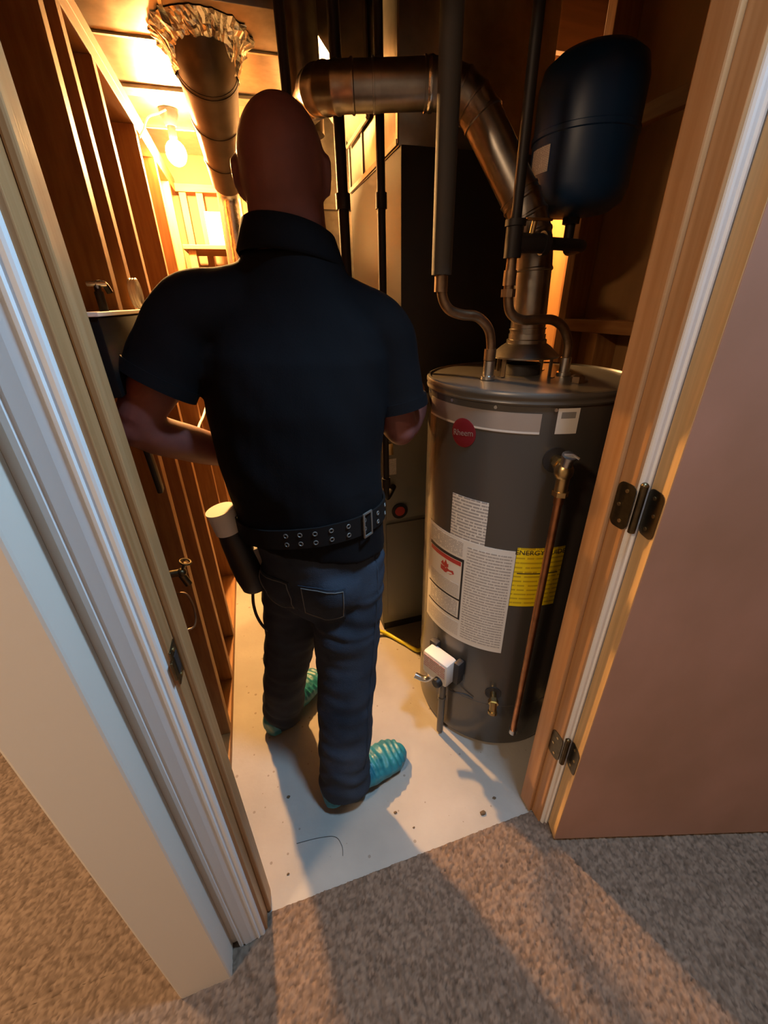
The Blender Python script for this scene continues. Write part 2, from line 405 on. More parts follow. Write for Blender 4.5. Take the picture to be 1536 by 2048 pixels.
# utility room back wall
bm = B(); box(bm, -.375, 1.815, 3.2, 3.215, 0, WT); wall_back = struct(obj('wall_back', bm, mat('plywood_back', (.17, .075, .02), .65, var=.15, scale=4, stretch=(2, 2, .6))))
for x in (-.26, -.17, .16, .56, .95, 1.35, 1.66):
    bm = B(); box(bm, 0, .038, 3.112, 3.199, .0, 1.972, .002); s = obj('stud', bm, 'pine', wall_back); s.location = (x, 0, 0)
bm = B(); box(bm, -.275, 1.71, 3.105, 3.199, 1.973, 2.012, .002); obj('top_plate', bm, 'pine_x', wall_back)
# ceiling over everything: subfloor and joists over the utility room, plaster over the hall
bm = B(); box(bm, -.375, 1.815, .588, 3.215, WT, WT+.02); ceiling = struct(obj('ceiling', bm, 'joist'))
for y in (.64, .98, 1.38, 1.80, 2.2, 2.6, 3.0):
    bm = B(); box(bm, -.36, (1.184 if y < 1.4 else 1.80), 0, .038, 2.37, 2.599, .002); s = obj('joist', bm, 'joist', ceiling); s.location = (0, y, 0)
bm = B(); box(bm, -2.6, 2.4, -2.2, .588, 2.44, 2.46); box(bm, -2.6, -.376, .588, 3.4, 2.44, 2.46); struct(obj('ceiling_hall', bm, 'hall_paint'))
bm = B(); box(bm, -2.6, 2.4, -2.22, -2.2, 0, 2.44); struct(obj('wall_hall_rear', bm, 'hall_paint'))
bm = B(); box(bm, -2.62, -2.6, -2.2, 3.4, 0, 2.44); struct(obj('wall_hall_west', bm, 'hall_paint'))
bm = B(); box(bm, 2.4, 2.42, -2.2, .6, 0, 2.44); struct(obj('wall_hall_east', bm, 'hall_paint'))
bm = B(); box(bm, -2.6, -.376, 3.4, 3.42, 0, 2.44); struct(obj('wall_hall_north', bm, 'hall_paint'))

# ------------------------------------------------------------------ lamps
def added_hall_lamp(x, y, power, color, rad, label):  # hall ceiling lamps are added, out of view, for their light
    t = thing('added_ceiling_lamp', (x, y, 2.36), label, 'lamp')
    bm = B(); lathe(bm, [(0, 2.44), (rad+.015, 2.44), (rad+.015, 2.415), (rad, 2.405), (rad, 2.41), (0, 2.41)], x, y); obj('rim', bm, 'trim_white', t, 40)
    bm = B(); lathe(bm, [(0, 2.409), (rad-.002, 2.409), (rad-.004, 2.404), (0, 2.402)], x, y); obj('diffuser', bm, emis('diffuser_glow', color, power/(PI*PI*rad*rad)*.05), t, 40)
    a = area_light('lamp_light', (x, y, 2.398), 2*rad-.01, power, color); a.parent = t; a.matrix_parent_inverse = Matrix.Translation(-LOC[t.name])
added_hall_lamp(.62, .32, HALL_P, (.42, .70, 1.), .11, 'unseen small round cool ceiling lamp added to light the doorway')
added_hall_lamp(-1.25, -.30, HALLWARM_P, (1., .68, .42), .15, 'unseen wide round warm ceiling lamp added to light the wall end and door')
added_hall_lamp(-1.15, 1.15, 38.0, (1., .66, .36), .15, 'unseen wide round warm ceiling lamp added to brighten the left hall carpet')  # extra warm lamp, added only to brighten the carpet on the left
bt = thing('light_bulb', (-.184, 2.49, 1.96), 'bare glowing light bulb in a socket under the metal duct', 'light bulb')
bm = B(); sphere(bm, (-.184, 2.49, 1.995), .042, .042, .046, 24); obj('globe', bm, emis('bulb_glow', (1., .52, .17), BULB_P/(PI*4*PI*.042**2)), bt, 180)
bm = B(); cyl(bm, (-.184, 2.49, 2.035), (-.184, 2.49, 2.085), .017, n=16); obj('socket', bm, 'black_plastic', bt, 40)
bm = B(); lathe(bm, [(0, 2.139), (.038, 2.139), (.038, 2.122), (.022, 2.085), (0, 2.085)], -.184, 2.49, 24); obj('lampholder', bm, 'black_plastic', bt, 40)

bt = thing('light_bulb', (1.34, 2.60, 1.96), 'unseen second bulb added behind the furnace to light the far right wall', 'light bulb')  # added bulb, hidden by the furnace, to brighten the right-hand studs
bm = B(); sphere(bm, (1.34, 2.6195, 2.235), .036, .036, .040, 20); obj('globe', bm, emis('added_bulb_glow', (1., .55, .20), 130/(PI*4*PI*.036**2)), bt, 180)
bm = B(); cyl(bm, (1.34, 2.6195, 2.27), (1.34, 2.6195, 2.32), .016, n=16); obj('socket', bm, 'black_plastic', bt, 40)
bm = B(); lathe(bm, [(0, 2.3695), (.045, 2.3695), (.045, 2.35), (.022, 2.318), (0, 2.318)], 1.34, 2.6195, 24); obj('lampholder', bm, 'black_plastic', bt, 40)

# ------------------------------------------------------------------ water heater
HX, HY, HR, HT = .708, .993, .266, 1.22
def cylpt(phi, z, r): a = R(phi); return V((HX+r*math.cos(a), HY+r*math.sin(a), z))
def cyl_patch(name, phi0, phi1, z0, z1, r, m, parent, n=None, t=.0006, mask=None):
    n = n or max(2, int((phi1-phi0)/2.5)); bm = B()
    A = [[bm.verts.new(cylpt(phi0+(phi1-phi0)*i/n, z, r+k)) for i in range(n+1)] for k in (0, t) for z in (z0, z1)]
    a0, a1, b0, b1 = A
    for i in range(n):
        bm.faces.new((b0[i], b0[i+1], b1[i+1], b1[i])); bm.faces.new((a0[i], a0[i+1], b0[i+1], b0[i])); bm.faces.new((a1[i], a1[i+1], b1[i+1], b1[i]))
    bm.faces.new((a0[0], a1[0], b1[0], b0[0])); bm.faces.new((a0[n], a1[n], b1[n], b0[n]))
    return obj(name, bm, m, parent, 40)
def cyl_text(name, s, phi, z, size, r, m, parent, rot=0.):
    me = text_mesh(s, size); c_, s_ = math.cos(rot), math.sin(rot)
    for v in me.vertices:
        x, y, h = v.co.x*c_-v.co.y*s_, v.co.x*s_+v.co.y*c_, v.co.z
        v.co = cylpt(phi+math.degrees(x/HR), z+y, r+h)
    return link_mesh(name, me, m, parent)
wh = thing('water_heater', (HX, HY, 0), 'tall dark grey gas water heater with labels just inside the doorway', 'water heater')
bm = B(); lathe(bm, [(.0, .012), (.258, .012), (.262, .016), (.264, .03), (.264, .205), (.2655, .207), (.2655, .213), (.264, .215), (.264, 1.190), (0, 1.190)], HX, HY, 96); obj('jacket', bm, 'heater_grey', wh, 30)
bm = B(); lathe(bm, [(.2645, 1.188), (.2685, 1.189), (.2700, 1.193), (.2685, 1.197), (.2685, 1.202), (.2705, 1.205), (.2705, 1.211), (.268, 1.2155), (.262, 1.217), (.258, 1.213), (.20, 1.2165), (.0, 1.219)], HX, HY, 96); obj('top_cap', bm, 'heater_top', wh, 35)
bm = B(); lathe(bm, [(.0, 0), (.250, 0), (.255, .006), (.25, .012), (0, .012)], HX, HY, 64); obj('base_ring', bm, 'ink', wh, 35)
for ph in (168, 196, 222, 250):
    p = cylpt(ph, 1.181, .2638); bm = B(); cyl(bm, p, cylpt(ph, 1.181, .2668), .004, n=10); obj('rim_screw', bm, 'steel', wh)
LR = .2642
band = cyl_patch('brand_band', 172, 244, 1.125, 1.172, LR, 'band_silver', wh)
cyl_patch('band_pale_line', 172, 244, 1.1262, 1.1305, LR+.0007, mat('band_line', (.8, .76, .70), .35, .3), band, t=.0003)  # paler line along the lower edge of the band
# round red badge with the maker's name
bm = B(); n = 36; c0 = bm.verts.new(cylpt(205.1, 1.108, LR+.0022)); rings = []
for rad, off in ((.020, .0022), (.033, .0020), (.036, .0014), (.0362, .0)):
    rings.append([bm.verts.new(cylpt(205.1+math.degrees(rad*math.cos(2*PI*i/n)/HR), 1.108+rad*math.sin(2*PI*i/n), LR+off)) for i in range(n)])
for i in range(n): bm.faces.new((c0, rings[0][i], rings[0][(i+1) % n]))
for a, b in zip(rings, rings[1:]):
    for i in range(n): bm.faces.new((a[i], b[i], b[(i+1) % n], a[(i+1) % n]))
logo = obj('badge', bm, 'logo_red', wh, 40)
cyl_text('lettering', 'Rheem', 205.1, 1.108, .0215, LR+.0026, 'band_silver', logo, .12)
rs_ = cyl_patch('rating_sticker', 251.2, 261.8, 1.127, 1.184, LR, 'label_white', wh)
cyl_patch('dark_print', 253, 260, 1.162, 1.176, LR+.0007, 'ink_grey', rs_, t=.0003)
def printed(name, base, ink, lines, cols, fill):
    """flat print: rows of small grey text, by generated label coordinates"""
    m = bpy.data.materials.new(name); m.use_nodes = True; nt = m.node_tree; b = nt.nodes['Principled BSDF']; b.inputs['Roughness'].default_value = .5
    tc = nt.nodes.new('ShaderNodeTexCoord'); sp = nt.nodes.new('ShaderNodeSeparateXYZ'); nt.links.new(tc.outputs['Generated'], sp.inputs[0])
    def M(op, a, bb):
        x = nt.nodes.new('ShaderNodeMath'); x.operation = op
        for i, q in enumerate((a, bb)):
            if isinstance(q, (int, float)): x.inputs[i].default_value = q
            else: nt.links.new(q, x.inputs[i])
        return x.outputs[0]
    row = M('FRACT', M('MULTIPLY', sp.outputs['Z'], lines), 0); on = M('GREATER_THAN', row, 1-fill)
    nz = nt.nodes.new('ShaderNodeTexNoise'); nz.inputs['Scale'].default_value = 1.; nz.inputs['Detail'].default_value = 2
    cb = nt.nodes.new('ShaderNodeCombineXYZ'); nt.links.new(M('MULTIPLY', sp.outputs['X'], cols), cb.inputs[0]); nt.links.new(M('FLOOR', M('MULTIPLY', sp.outputs['Z'], lines), 0), cb.inputs[1])
    nt.links.new(cb.outputs[0], nz.inputs['Vector'])
    wd = M('GREATER_THAN', nz.outputs['Fac'], .43); k = M('MULTIPLY', M('MULTIPLY', on, wd), .75)
    mx = nt.nodes.new('ShaderNodeMix'); mx.data_type = 'RGBA'; mx.inputs[6].default_value = (*base, 1); mx.inputs[7].default_value = (*ink, 1)
    nt.links.new(k, mx.inputs[0]); nt.links.new(mx.outputs[2], b.inputs['Base Color']); MATS[name] = m; return m
printed('small_print', (.74, .70, .64), (.30, .27, .25), 34, 26, .5)
printed('table_print', (.74, .70, .64), (.22, .20, .20), 15, 14, .55)
printed('yellow_print', (.95, .72, .01), (.50, .32, .01), 13, 9, .35)
wl = cyl_patch('instruction_label', 200.7, 224, .800, .940, LR, 'table_print', wh)
wb = cyl_patch('warning_label', 178, 242, .448, .812, LR+.0003, 'label_white', wh)
cyl_patch('text_block', 214, 240.5, .462, .795, LR+.0011, 'small_print', wb, t=.0003)
cyl_patch('text_block', 181, 211, .755, .803, LR+.0011, 'table_print', wb, t=.0003)
cyl_patch('text_block', 181, 212, .462, .515, LR+.0011, 'small_print', wb, t=.0003)
for a, b, c, d in ((181, 212.5, .738, .748), (181, 212.5, .598, .604), (181, 212.5, .528, .533), (211.2, 212.5, .604, .738), (211.2, 212.5, .533, .598)):
    cyl_patch('black_rule', a, b, c, d, LR+.0011, 'ink', wb, t=.0003)
cyl_patch('text_block', 183, 210, .537, .594, LR+.0011, 'table_print', wb, t=.0003)
cyl_patch('text_block', 183, 210, .608, .655, LR+.0011, 'small_print', wb, t=.0003)
cyl_patch('heading_bar', 182, 210.5, .722, .736, LR+.0011, 'print_red', wb, t=.0003)
# red figure in the warning picture: a fallen figure beside a flame
bm = B()
def cblob(pts, zc, pc):
    vs = [bm.verts.new(cylpt(pc+x, zc+y, LR+.0012)) for x, y in pts]; bm.faces.new(vs)
cblob([(-6, -.012), (-2, -.016), (3, -.014), (6, -.006), (5, .004), (2, .000), (-1, .006), (-4, .002), (-6, .004)], .690, 200)
cblob([(-2, 0), (0, .012), (1, .004), (2.5, .020), (4, .006), (5, .010), (5, -.004), (0, -.006)], .700, 196)
obj('warning_picture', bm, 'print_red', wb)
eg = cyl_patch('energy_label', 242.3, 270, .632, .824, LR, 'yellow_print', wh)
cyl_text('heading', 'ENERGYGUIDE', 256, .809, .0205, LR+.0009, 'ink', eg)
cyl_patch('rule', 244, 268, .742, .745, LR+.0008, 'ink', eg, t=.0003)
# draft hood on four legs
FX, FY = .690, .990
bm = B(); lathe(bm, [(.086, 1.262), (.0865, 1.266), (.062, 1.288), (.050, 1.296), (.050, 1.304), (.046, 1.306), (.046, 1.318), (.043, 1.318), (.044, 1.29), (.083, 1.262)], FX, FY, 40); hood = obj('draft_hood', bm, 'galv_dull', wh, 40)
for a in (20, 110, 200, 290):
    c, s = math.cos(R(a)), math.sin(R(a)); bm = B()
    M_ = Matrix.Translation((FX, FY, 0)) @ Matrix.Rotation(R(a), 4, 'Z'); box(bm, .080, .0825, -.006, .006, 1.2185, 1.268, 0, M_); box(bm, .0825, .094, -.006, .006, 1.2185, 1.2205, 0, M_); obj('leg', bm, 'galv_dull', hood)
bm = B(); lathe(bm, [(.045, 1.2185), (.045, 1.245), (.041, 1.245), (.041, 1.2185)], FX, FY, 32); obj('flue_collar', bm, 'ink', hood, 40)
for (x, y) in ((.563, .95), (.770, .925)):
    bm = B(); lathe(bm, [(0, 1.2185), (.018, 1.2185), (.018, 1.226), (.0135, 1.228), (.0135, 1.262), (.011, 1.264), (0, 1.264)], x, y, 18); obj('nipple', bm, 'steel', wh, 40)
bm = B(); lathe(bm, [(0, 1.2175), (.016, 1.2175), (.016, 1.232), (.009, 1.236), (0, 1.236)], .735, .83, 6); an = obj('anode_plug', bm, 'copper_dull', wh)
# temperature and pressure relief valve with its copper discharge tube
ph = 254.
def cyl_out(bm, phi, z, r0, r1, rad, rad2=None, n=18): return cyl(bm, cylpt(phi, z, r0), cylpt(phi, z, r1), rad, rad2, n)
bm = B(); cyl_out(bm, ph, 1.066, .2635, .2665, .030); tp = obj('relief_valve', bm, 'ink', wh, 40)
bm = B(); cyl_out(bm, ph, 1.066, .262, .300, .013); cyl_out(bm, ph, 1.066, .285, .300, .019, n=6)
sphere(bm, cylpt(ph, 1.058, .315), .021, .021, .024, 16); cyl(bm, cylpt(ph, 1.05, .318), cylpt(ph, 1.003, .318), .0145, n=16); cyl(bm, cylpt(ph, 1.012, .318), cylpt(ph, 1.0, .318), .018, n=6)
obj('valve_body', bm, 'brass', tp, 35)
bm = B(); cyl(bm, cylpt(ph, 1.066, .318), cylpt(ph, 1.095, .326), .013, n=14); cyl(bm, cylpt(ph, 1.093, .326), cylpt(ph, 1.099, .328), .016, n=14); tube(bm, [cylpt(ph-2, 1.100, .326), cylpt(ph+1, 1.101, .330), cylpt(ph+3, 1.094, .338)], .003, 6); obj('test_lever', bm, 'steel', tp, 40)
bm = B(); cyl(bm, cylpt(ph, 1.002, .318), cylpt(ph, .175, .318), .0095, n=16); cyl(bm, cylpt(ph, 1.004, .318), cylpt(ph, .98, .318), .0115, n=16); dt = obj('discharge_tube', bm, 'copper', wh, 40)
bm = B(); cyl(bm, cylpt(ph, .176, .318), cylpt(ph, .158, .318), .0125, n=16); obj('tube_end', bm, 'steel', dt, 40)
# drain valve in its recess
bm = B(); cyl_out(bm, 241, .270, .2635, .2662, .026); dv = obj('drain_valve', bm, 'ink', wh, 40)
bm = B(); cyl_out(bm, 241, .270, .262, .305, .0105); cyl_out(bm, 241, .270, .292, .306, .016, n=6); cyl(bm, cylpt(241, .274, .300), cylpt(241, .240, .312), .0115, n=14); cyl(bm, cylpt(241, .244, .311), cylpt(241, .236, .314), .0145, n=14); obj('spigot', bm, 'brass', dv, 40)
# gas control valve with knob, thermocouple and burner supply
GP = 205.; rad_ = V((math.cos(R(GP)), math.sin(R(GP)), 0)); tan_ = V((-math.sin(R(GP)), math.cos(R(GP)), 0))
GM = axes(tuple(cylpt(GP, .335, HR)), tuple(tan_), tuple(rad_), (0, 0, 1))
bm = B(); box(bm, -.052, .052, .010, .062, -.046, .050, .010, GM); gv = obj('gas_control', bm, 'valve_white', wh, 40)
bm = B(); box(bm, -.044, .044, .062, .0632, -.010, .040, 0, GM); obj('instruction_plate', bm, printed('pink_print', (.62, .50, .46), (.45, .16, .14), 6, 10, .5), gv)
bm = B(); box(bm, -.060, -.030, -.003, .020, -.030, .060, .004, GM); obj('mounting_bracket', bm, 'ink', gv, 40)
bm = B(); box(bm, .050, .072, -.003, .03, -.04, .05, .006, GM); obj('mounting_bracket', bm, 'ink', gv, 40)
t_ = B(); t2 = bmesh.new(); lathe(t2, [(0, 0), (.017, 0), (.0155, .018), (.012, .021), (0, .021)], 0, 0, 20, M=Matrix.Identity(4)); merge(t_, t2, GM @ Matrix.Translation((.022, .060, -.034)) @ Matrix.Rotation(R(-90), 4, 'X')); obj('knob', t_, 'black_plastic', gv, 40)
bm = B(); p0 = GM @ V((-.03, .035, -.045)); tube(bm, catmull([p0, p0+V((0, 0, -.03)), p0+V((-.02, .01, -.05)), p0+V((-.05, .03, -.04))]), .0105, 12); cyl(bm, p0+V((0, 0, -.008)), p0+V((0, 0, -.026)), .015, n=6); obj('gas_inlet', bm, 'steel', gv, 40)
bm = B(); p1 = GM @ V((.012, .026, -.045)); cyl(bm, p1, V((p1.x, p1.y, .012)), .012, n=14); cyl(bm, p1, p1+V((0, 0, -.022)), .017, n=6); cyl(bm, V((p1.x, p1.y, .19)), V((p1.x, p1.y, .18)), .0145, n=14); obj('burner_pipe', bm, 'heater_top', wh, 40)
bm = B(); p2 = GM @ V((.034, .024, -.045)); tube(bm, catmull([p2, p2+V((.004, -.004, -.05)), cylpt(222, .235, .272), cylpt(228, .225, .268)]), .0025, 6); obj('thermocouple_wire', bm, 'ink', wh)

# ------------------------------------------------------------------ flue pipe from the draft hood
def arc_path(pts, rad, k=6):
    pts = [V(p) for p in pts]; out = [pts[0]]
    for a, b, c in zip(pts, pts[1:], pts[2:]):
        d1 = (a-b).normalized(); d2 = (c-b).normalized(); p = b+d1*rad; q = b+d2*rad
        for i in range(k+1): t = i/k; out.append(p*(1-t)**2+b*2*t*(1-t)+q*t*t)
    out.append(pts[-1]); return out
F0, F1, F2, F3, F4 = V((FX, FY, 1.315)), V((.683, .995, 1.535)), V((.533, 1.105, 1.815)), V((.225, 1.195, 1.812)), V((.262, 1.62, 1.91))
fr = .0425
fl = thing('flue_pipe', (FX, FY, 1.306), 'galvanized flue pipe rising from the water heater and running left', 'flue pipe')
def sect(name, a, b, m='galv_dull', r=fr):
    bm = B(); d = (b-a).normalized(); L = (b-a).length
    tube(bm, [a, a+d*.012, a+d*.0125, a+d*.016, a+d*.0165, b], [r+.0012, r+.0012, r+.003, r+.003, r, r], 32); return obj(name, bm, m, fl, 40)
def elbow(name, a, c, b, m='galv_dull', gores=4):
    d1 = (a-c).normalized(); d2 = (b-c).normalized(); p = c+d1*.075; q = c+d2*.075; pts = []; rr = []
    for i in range(gores+1):
        t = i/gores; x = p*(1-t)**2+c*2*t*(1-t)+q*t*t
        tg = ((c-p)*(1-t)+(q-c)*t).normalized()
        for s, e in ((-.004, .0005), (-.002, .003), (.002, .003), (.004, .0005)): pts.append(x+tg*s); rr.append(fr+e)
    bm = B(); tube(bm, pts, rr, 32); o = obj(name, bm, m, fl, 35); return p, q
p, q = elbow('elbow', F0, F1, F2); sect('riser', F0, p)
p2_, q2_ = elbow('elbow', F1, F2, F3); sect('sloped_section', q, p2_)
p3_, q3_ = elbow('elbow', F2, F3, F4); sect('level_section', q2_, (q2_*.35+p3_*.65)); sect('level_section', (q2_*.35+p3_*.65), p3_)
sect('rear_section', q3_, F4)
bm = B(); cyl(bm, V((.262, 1.62, 1.85)), V((.262, 1.62, 2.365)), .052, n=28); obj('riser_to_ceiling', bm, 'galv_dull', fl, 40)
bm = B(); d = (p2_-q).normalized(); tube(bm, [q2_+(p3_-q2_)*.02*i for i in range(4)], [fr+.002, fr+.0035, fr+.0025, fr+.001], 28, caps=False); obj('foil_tape', bm, 'foil', fl, 40)

# ------------------------------------------------------------------ water pipes and tank
def pipe(name, label, parts, cat='pipe', group=None, base=None):
    t = thing(name, base or tuple(V(parts[0][1][0])), label, cat, group)
    for nm, pts, r, m in parts:
        bm = B(); tube(bm, pts, r, 16); obj(nm, bm, m, t, 40)
    return t
cold = catmull([(.563, .95, 1.262), (.563, .95, 1.300), (.552, .95, 1.336), (.520, .95, 1.362), (.480, .95, 1.368), (.446, .95, 1.380), (.428, .95, 1.408), (.424, .95, 1.452)], 5)
cp = pipe('copper_pipe', 'copper cold water pipe with an S bend and foam sleeve above it', [('tube', cold, .0112, 'copper_dull'), ('foam_sleeve', [(.424, .95, 1.448), (.426, .952, 2.368)], .0215, 'foam')])
bm = B(); cyl(bm, (.424, .95, 1.415), (.424, .95, 1.446), .0145, n=16); obj('coupling', bm, 'copper_dull', cp, 40)
bm = B(); cyl(bm, (.563, .95, 1.264), (.563, .95, 1.290), .0145, n=16); obj('coupling', bm, 'copper_dull', cp, 40)
hot = catmull([(.770, .925, 1.262), (.768, .925, 1.295), (.748, .925, 1.330), (.714, .925, 1.350), (.672, .925, 1.353), (.622, .925, 1.354), (.590, .925, 1.372), (.580, .925, 1.41)], 5)+[V((.580, .925, 1.545))]
hp = pipe('copper_pipe', 'copper hot water pipe looping across in front of the flue', [('tube', hot, .0112, 'copper_dull')])
bm = B(); cyl(bm, (.580, .925, 1.402), (.580, .925, 1.418), .0165, n=8); obj('union', bm, 'copper_dull', hp, 40)
bm = B(); cyl(bm, (.580, .925, 1.425), (.580, .925, 1.455), .0145, n=16); obj('coupling', bm, 'copper_dull', hp, 40)
tk = thing('expansion_tank', (.847, 1.09, 1.58), 'dark blue steel expansion tank hanging above the water heater', 'tank')
bm = B(); z0, z1, tr_ = 1.582, 1.890, .118
lathe(bm, [(0, z0), (.03, z0), (.085, z0+.008), (.110, z0+.026), (tr_, z0+.055), (tr_, z0+.150), (tr_+.003, z0+.152), (tr_+.003, z0+.162), (tr_, z0+.164), (tr_, z1-.060), (.110, z1-.028), (.085, z1-.009), (.03, z1), (0, z1)], .847, 1.09, 48); obj('shell', bm, 'tank_blue', tk, 40)
bm = B(); cyl(bm, (.847, 1.09, z1-.002), (.847, 1.09, z1+.02), .008, n=12); obj('air_valve', bm, 'steel', tk, 40)
def tank_patch(name, a0, a1, za, zb, m):
    bm = B(); n = 8; A = [[bm.verts.new((.847+(tr_+.0012)*math.cos(R(a0+(a1-a0)*i/n)), 1.09+(tr_+.0012)*math.sin(R(a0+(a1-a0)*i/n)), z)) for i in range(n+1)] for z in (za, zb)]
    for i in range(n): bm.faces.new((A[0][i], A[0][i+1], A[1][i+1], A[1][i]))
    return obj(name, bm, m, tk, 40)
tank_patch('sticker', 165, 196, 1.665, 1.715, 'table_print')
bm = B(); tube(bm, arc_path([(.847, 1.09, 1.583), (.847, 1.09, 1.508), (.785, .950, 1.506), (.664, .920, 1.506)], .03), .0125, 14); cyl(bm, (.847, 1.09, 1.588), (.847, 1.09, 1.568), .021, n=6); obj('feed_pipe', bm, 'black_iron', tk, 40)
tee = thing('pipe_tee', (.62, .92, 1.48), 'black iron pipe tee and valve in front of the flue', 'pipe fitting')
bm = B(); cyl(bm, (.662, .921, 1.506), (.590, .925, 1.506), .019, n=18); cyl(bm, (.580, .925, 1.478), (.580, .925, 1.545), .0185, n=18); cyl(bm, (.66, .92, 1.506), (.648, .9205, 1.506), .023, n=18); cyl(bm, (.580, .925, 1.548), (.580, .925, 1.536), .022, n=18); obj('body', bm, 'black_iron', tee, 40)
bm = B(); cyl(bm, (.580, .925, 1.545), (.582, .927, 2.368), .0112, n=14); obj('upper_pipe', bm, 'black_iron', tee, 40)
bm = B(); cyl(bm, (.62, .921, 1.52), (.62, .915, 1.545), .006, n=10); box(bm, .598, .660, .908, .916, 1.545, 1.550, .001); obj('valve_handle', bm, 'brass', tee, 40)
for nm, (x, y), zb, r in (('leftmost of three thin dark pipes, dropping behind the bald head', (.176, 1.345), .95, .0125), ('middle of three thin dark pipes, just right of the bald head', (.296, 1.325), .95, .0145), ('rightmost of three thin dark pipes, in front of the furnace side', (.394, 1.295), .75, .0115)):
    t = thing('gas_pipe', (x, y, zb), nm, 'pipe', 'thin dark vertical pipes behind the worker')
    bm = B(); tube(bm, arc_path([(x, y, 2.368), (x, y, zb), (x+.06, 1.396, zb)], .03), r, 14); obj('tube', bm, 'black_iron', t, 40)
    for z in (1.62, zb+.05):
        bm = B(); cyl(bm, (x, y, z), (x, y, z+.035), r*1.35, n=14); obj('coupling', bm, 'black_iron', t, 40)
bm = B(); tube(bm, catmull([(.30, 1.40, .10), (.355, 1.40, .035), (.41, 1.375, .012), (.465, 1.30, .011), (.515, 1.235, .011), (.58, 1.285, .012), (.68, 1.32, .012), (.80, 1.34, .012)], 8), .0085, 10); tag(obj('gas_hose', bm, 'yellow_coat', None, 60), 'yellow coated gas hose on the floor beside the water heater', 'hose')

# ------------------------------------------------------------------ furnace and ducts
fu = thing('furnace', (.72, 1.75, 0), 'large dark furnace cabinet standing behind the water heater', 'furnace')
bm = B(); box(bm, .40, .985, 1.41, 2.05, .045, 1.10, .004); lower = obj('lower_cabinet', bm, 'furnace_olive', fu, 40)
bm = B(); box(bm, .41, .975, 1.42, 2.04, 0, .045); obj('plinth', bm, 'ink', fu)
bm = B(); box(bm, .425, .96, 1.402, 1.4095, .09, .58, .002); obj('door_panel', bm, 'furnace_olive', fu, 40)
bm = B(); box(bm, .425, .96, 1.402, 1.4095, .60, 1.06, .002); obj('door_panel', bm, 'furnace_olive', fu, 40)
bm = B(); box(bm, .49, .985, 1.41, 2.05, 1.10, 1.79, .004); obj('upper_cabinet', bm, 'furnace_dark', fu, 40)
bm = B(); box(bm, .428, .468, 1.4008, 1.4018, .80, .865); lb = obj('paper_label', bm, 'table_print', fu)
bm = B(); cyl(bm, (.482, 1.4018, .637), (.482, 1.3975, .637), .034, n=28); bd = obj('sight_port', bm, 'black_plastic', fu, 40)
bm = B(); cyl(bm, (.482, 1.3975, .637), (.482, 1.3955, .637), .021, n=24); obj('red_disc', bm, 'print_red', bd, 40)
bm = B(); box(bm, .432, .452, 1.385, 1.4018, .885, .93, .003); obj('gas_cock', bm, 'brass', fu, 40)
pl = thing('supply_plenum', (.75, 1.75, 1.79), 'galvanized plenum box on top of the furnace under the joists', 'duct')
bm = B(); box(bm, .49, .97, 1.43, 2.03, 1.7905, 2.36, .002); obj('plenum_body', bm, 'galv', pl, 40)
for y in (1.432, 1.60, 1.82, 2.02):
    bm = B(); box(bm, .484, .4895, y-.008, y+.008, 1.795, 2.355); obj('standing_seam', bm, 'galv', pl)
bm = B(); box(bm, .482, .4895, 1.43, 2.03, 1.792, 1.806); obj('drive_cleat', bm, 'galv_dull', pl)
td = thing('trunk_duct', (0, 2.4, 2.14), 'flat galvanized trunk duct under the joists along the left wall', 'duct')
bm = B(); box(bm, -.335, .33, 1.70, 3.10, 2.14, 2.36, .002); obj('duct_body', bm, 'galv', td, 40)
for y, wd, h, m in ((1.935, .012, .006, 'galv'), (2.31, .075, .012, 'galv_dull'), (2.72, .012, .006, 'galv')):
    bm = B(); box(bm, -.336, .331, y-wd/2, y+wd/2, 2.14-h, 2.1398, .001); obj('cleat', bm, m, td)
bm = B(); box(bm, -.10, -.09, 1.70, 3.1, 2.134, 2.1398); obj('lengthwise_seam', bm, 'galv', td)
# sloped transition between trunk and plenum
tn = thing('duct_transition', (.41, 1.9, 2.0), 'sloped sheet metal transition between trunk duct and plenum', 'duct')
bm = B()
a = [(.3315, 1.78, 2.15), (.3315, 2.10, 2.15), (.3315, 2.10, 2.35), (.3315, 1.78, 2.35)]; b = [(.4835, 1.70, 1.93), (.4835, 2.00, 1.93), (.4835, 2.00, 2.28), (.4835, 1.70, 2.28)]
va = [bm.verts.new(p) for p in a]; vb = [bm.verts.new(p) for p in b]
for i in range(4): bm.faces.new((va[i], va[(i+1) % 4], vb[(i+1) % 4], vb[i]))
bm.faces.new(va); bm.faces.new(vb[::-1]); obj('sloped_body', bm, 'galv', tn)
for P_ in (a, b):
    bm = B(); c = V((sum(p[0] for p in P_)/4, sum(p[1] for p in P_)/4, sum(p[2] for p in P_)/4))
    sx = .008 if P_ is a else -.008
    for i in range(4):
        p, q = V(P_[i]), V(P_[(i+1) % 4]); tube(bm, [p+V((sx, 0, 0)), q+V((sx, 0, 0))], .007, 6)
    obj('flange', bm, 'galv', tn)
rd = thing('return_duct', (.36, 2.45, 0), 'upright rectangular return duct behind the furnace pipes', 'duct')
bm = B(); box(bm, .345, .60, 2.30, 2.62, 0, 2.139, .002); obj('duct_body', bm, 'galv_dull', rd, 40)
for x in (.349, .596):
    bm = B(); box(bm, x-.009, x+.009, 2.292, 2.2995, 0.01, 2.13); obj('corner_seam', bm, 'galv', rd)
for z in (.6, 1.2, 1.78):
    bm = B(); box(bm, .340, .605, 2.290, 2.2995, z, z+.02); obj('drive_cleat', bm, 'galv', rd)
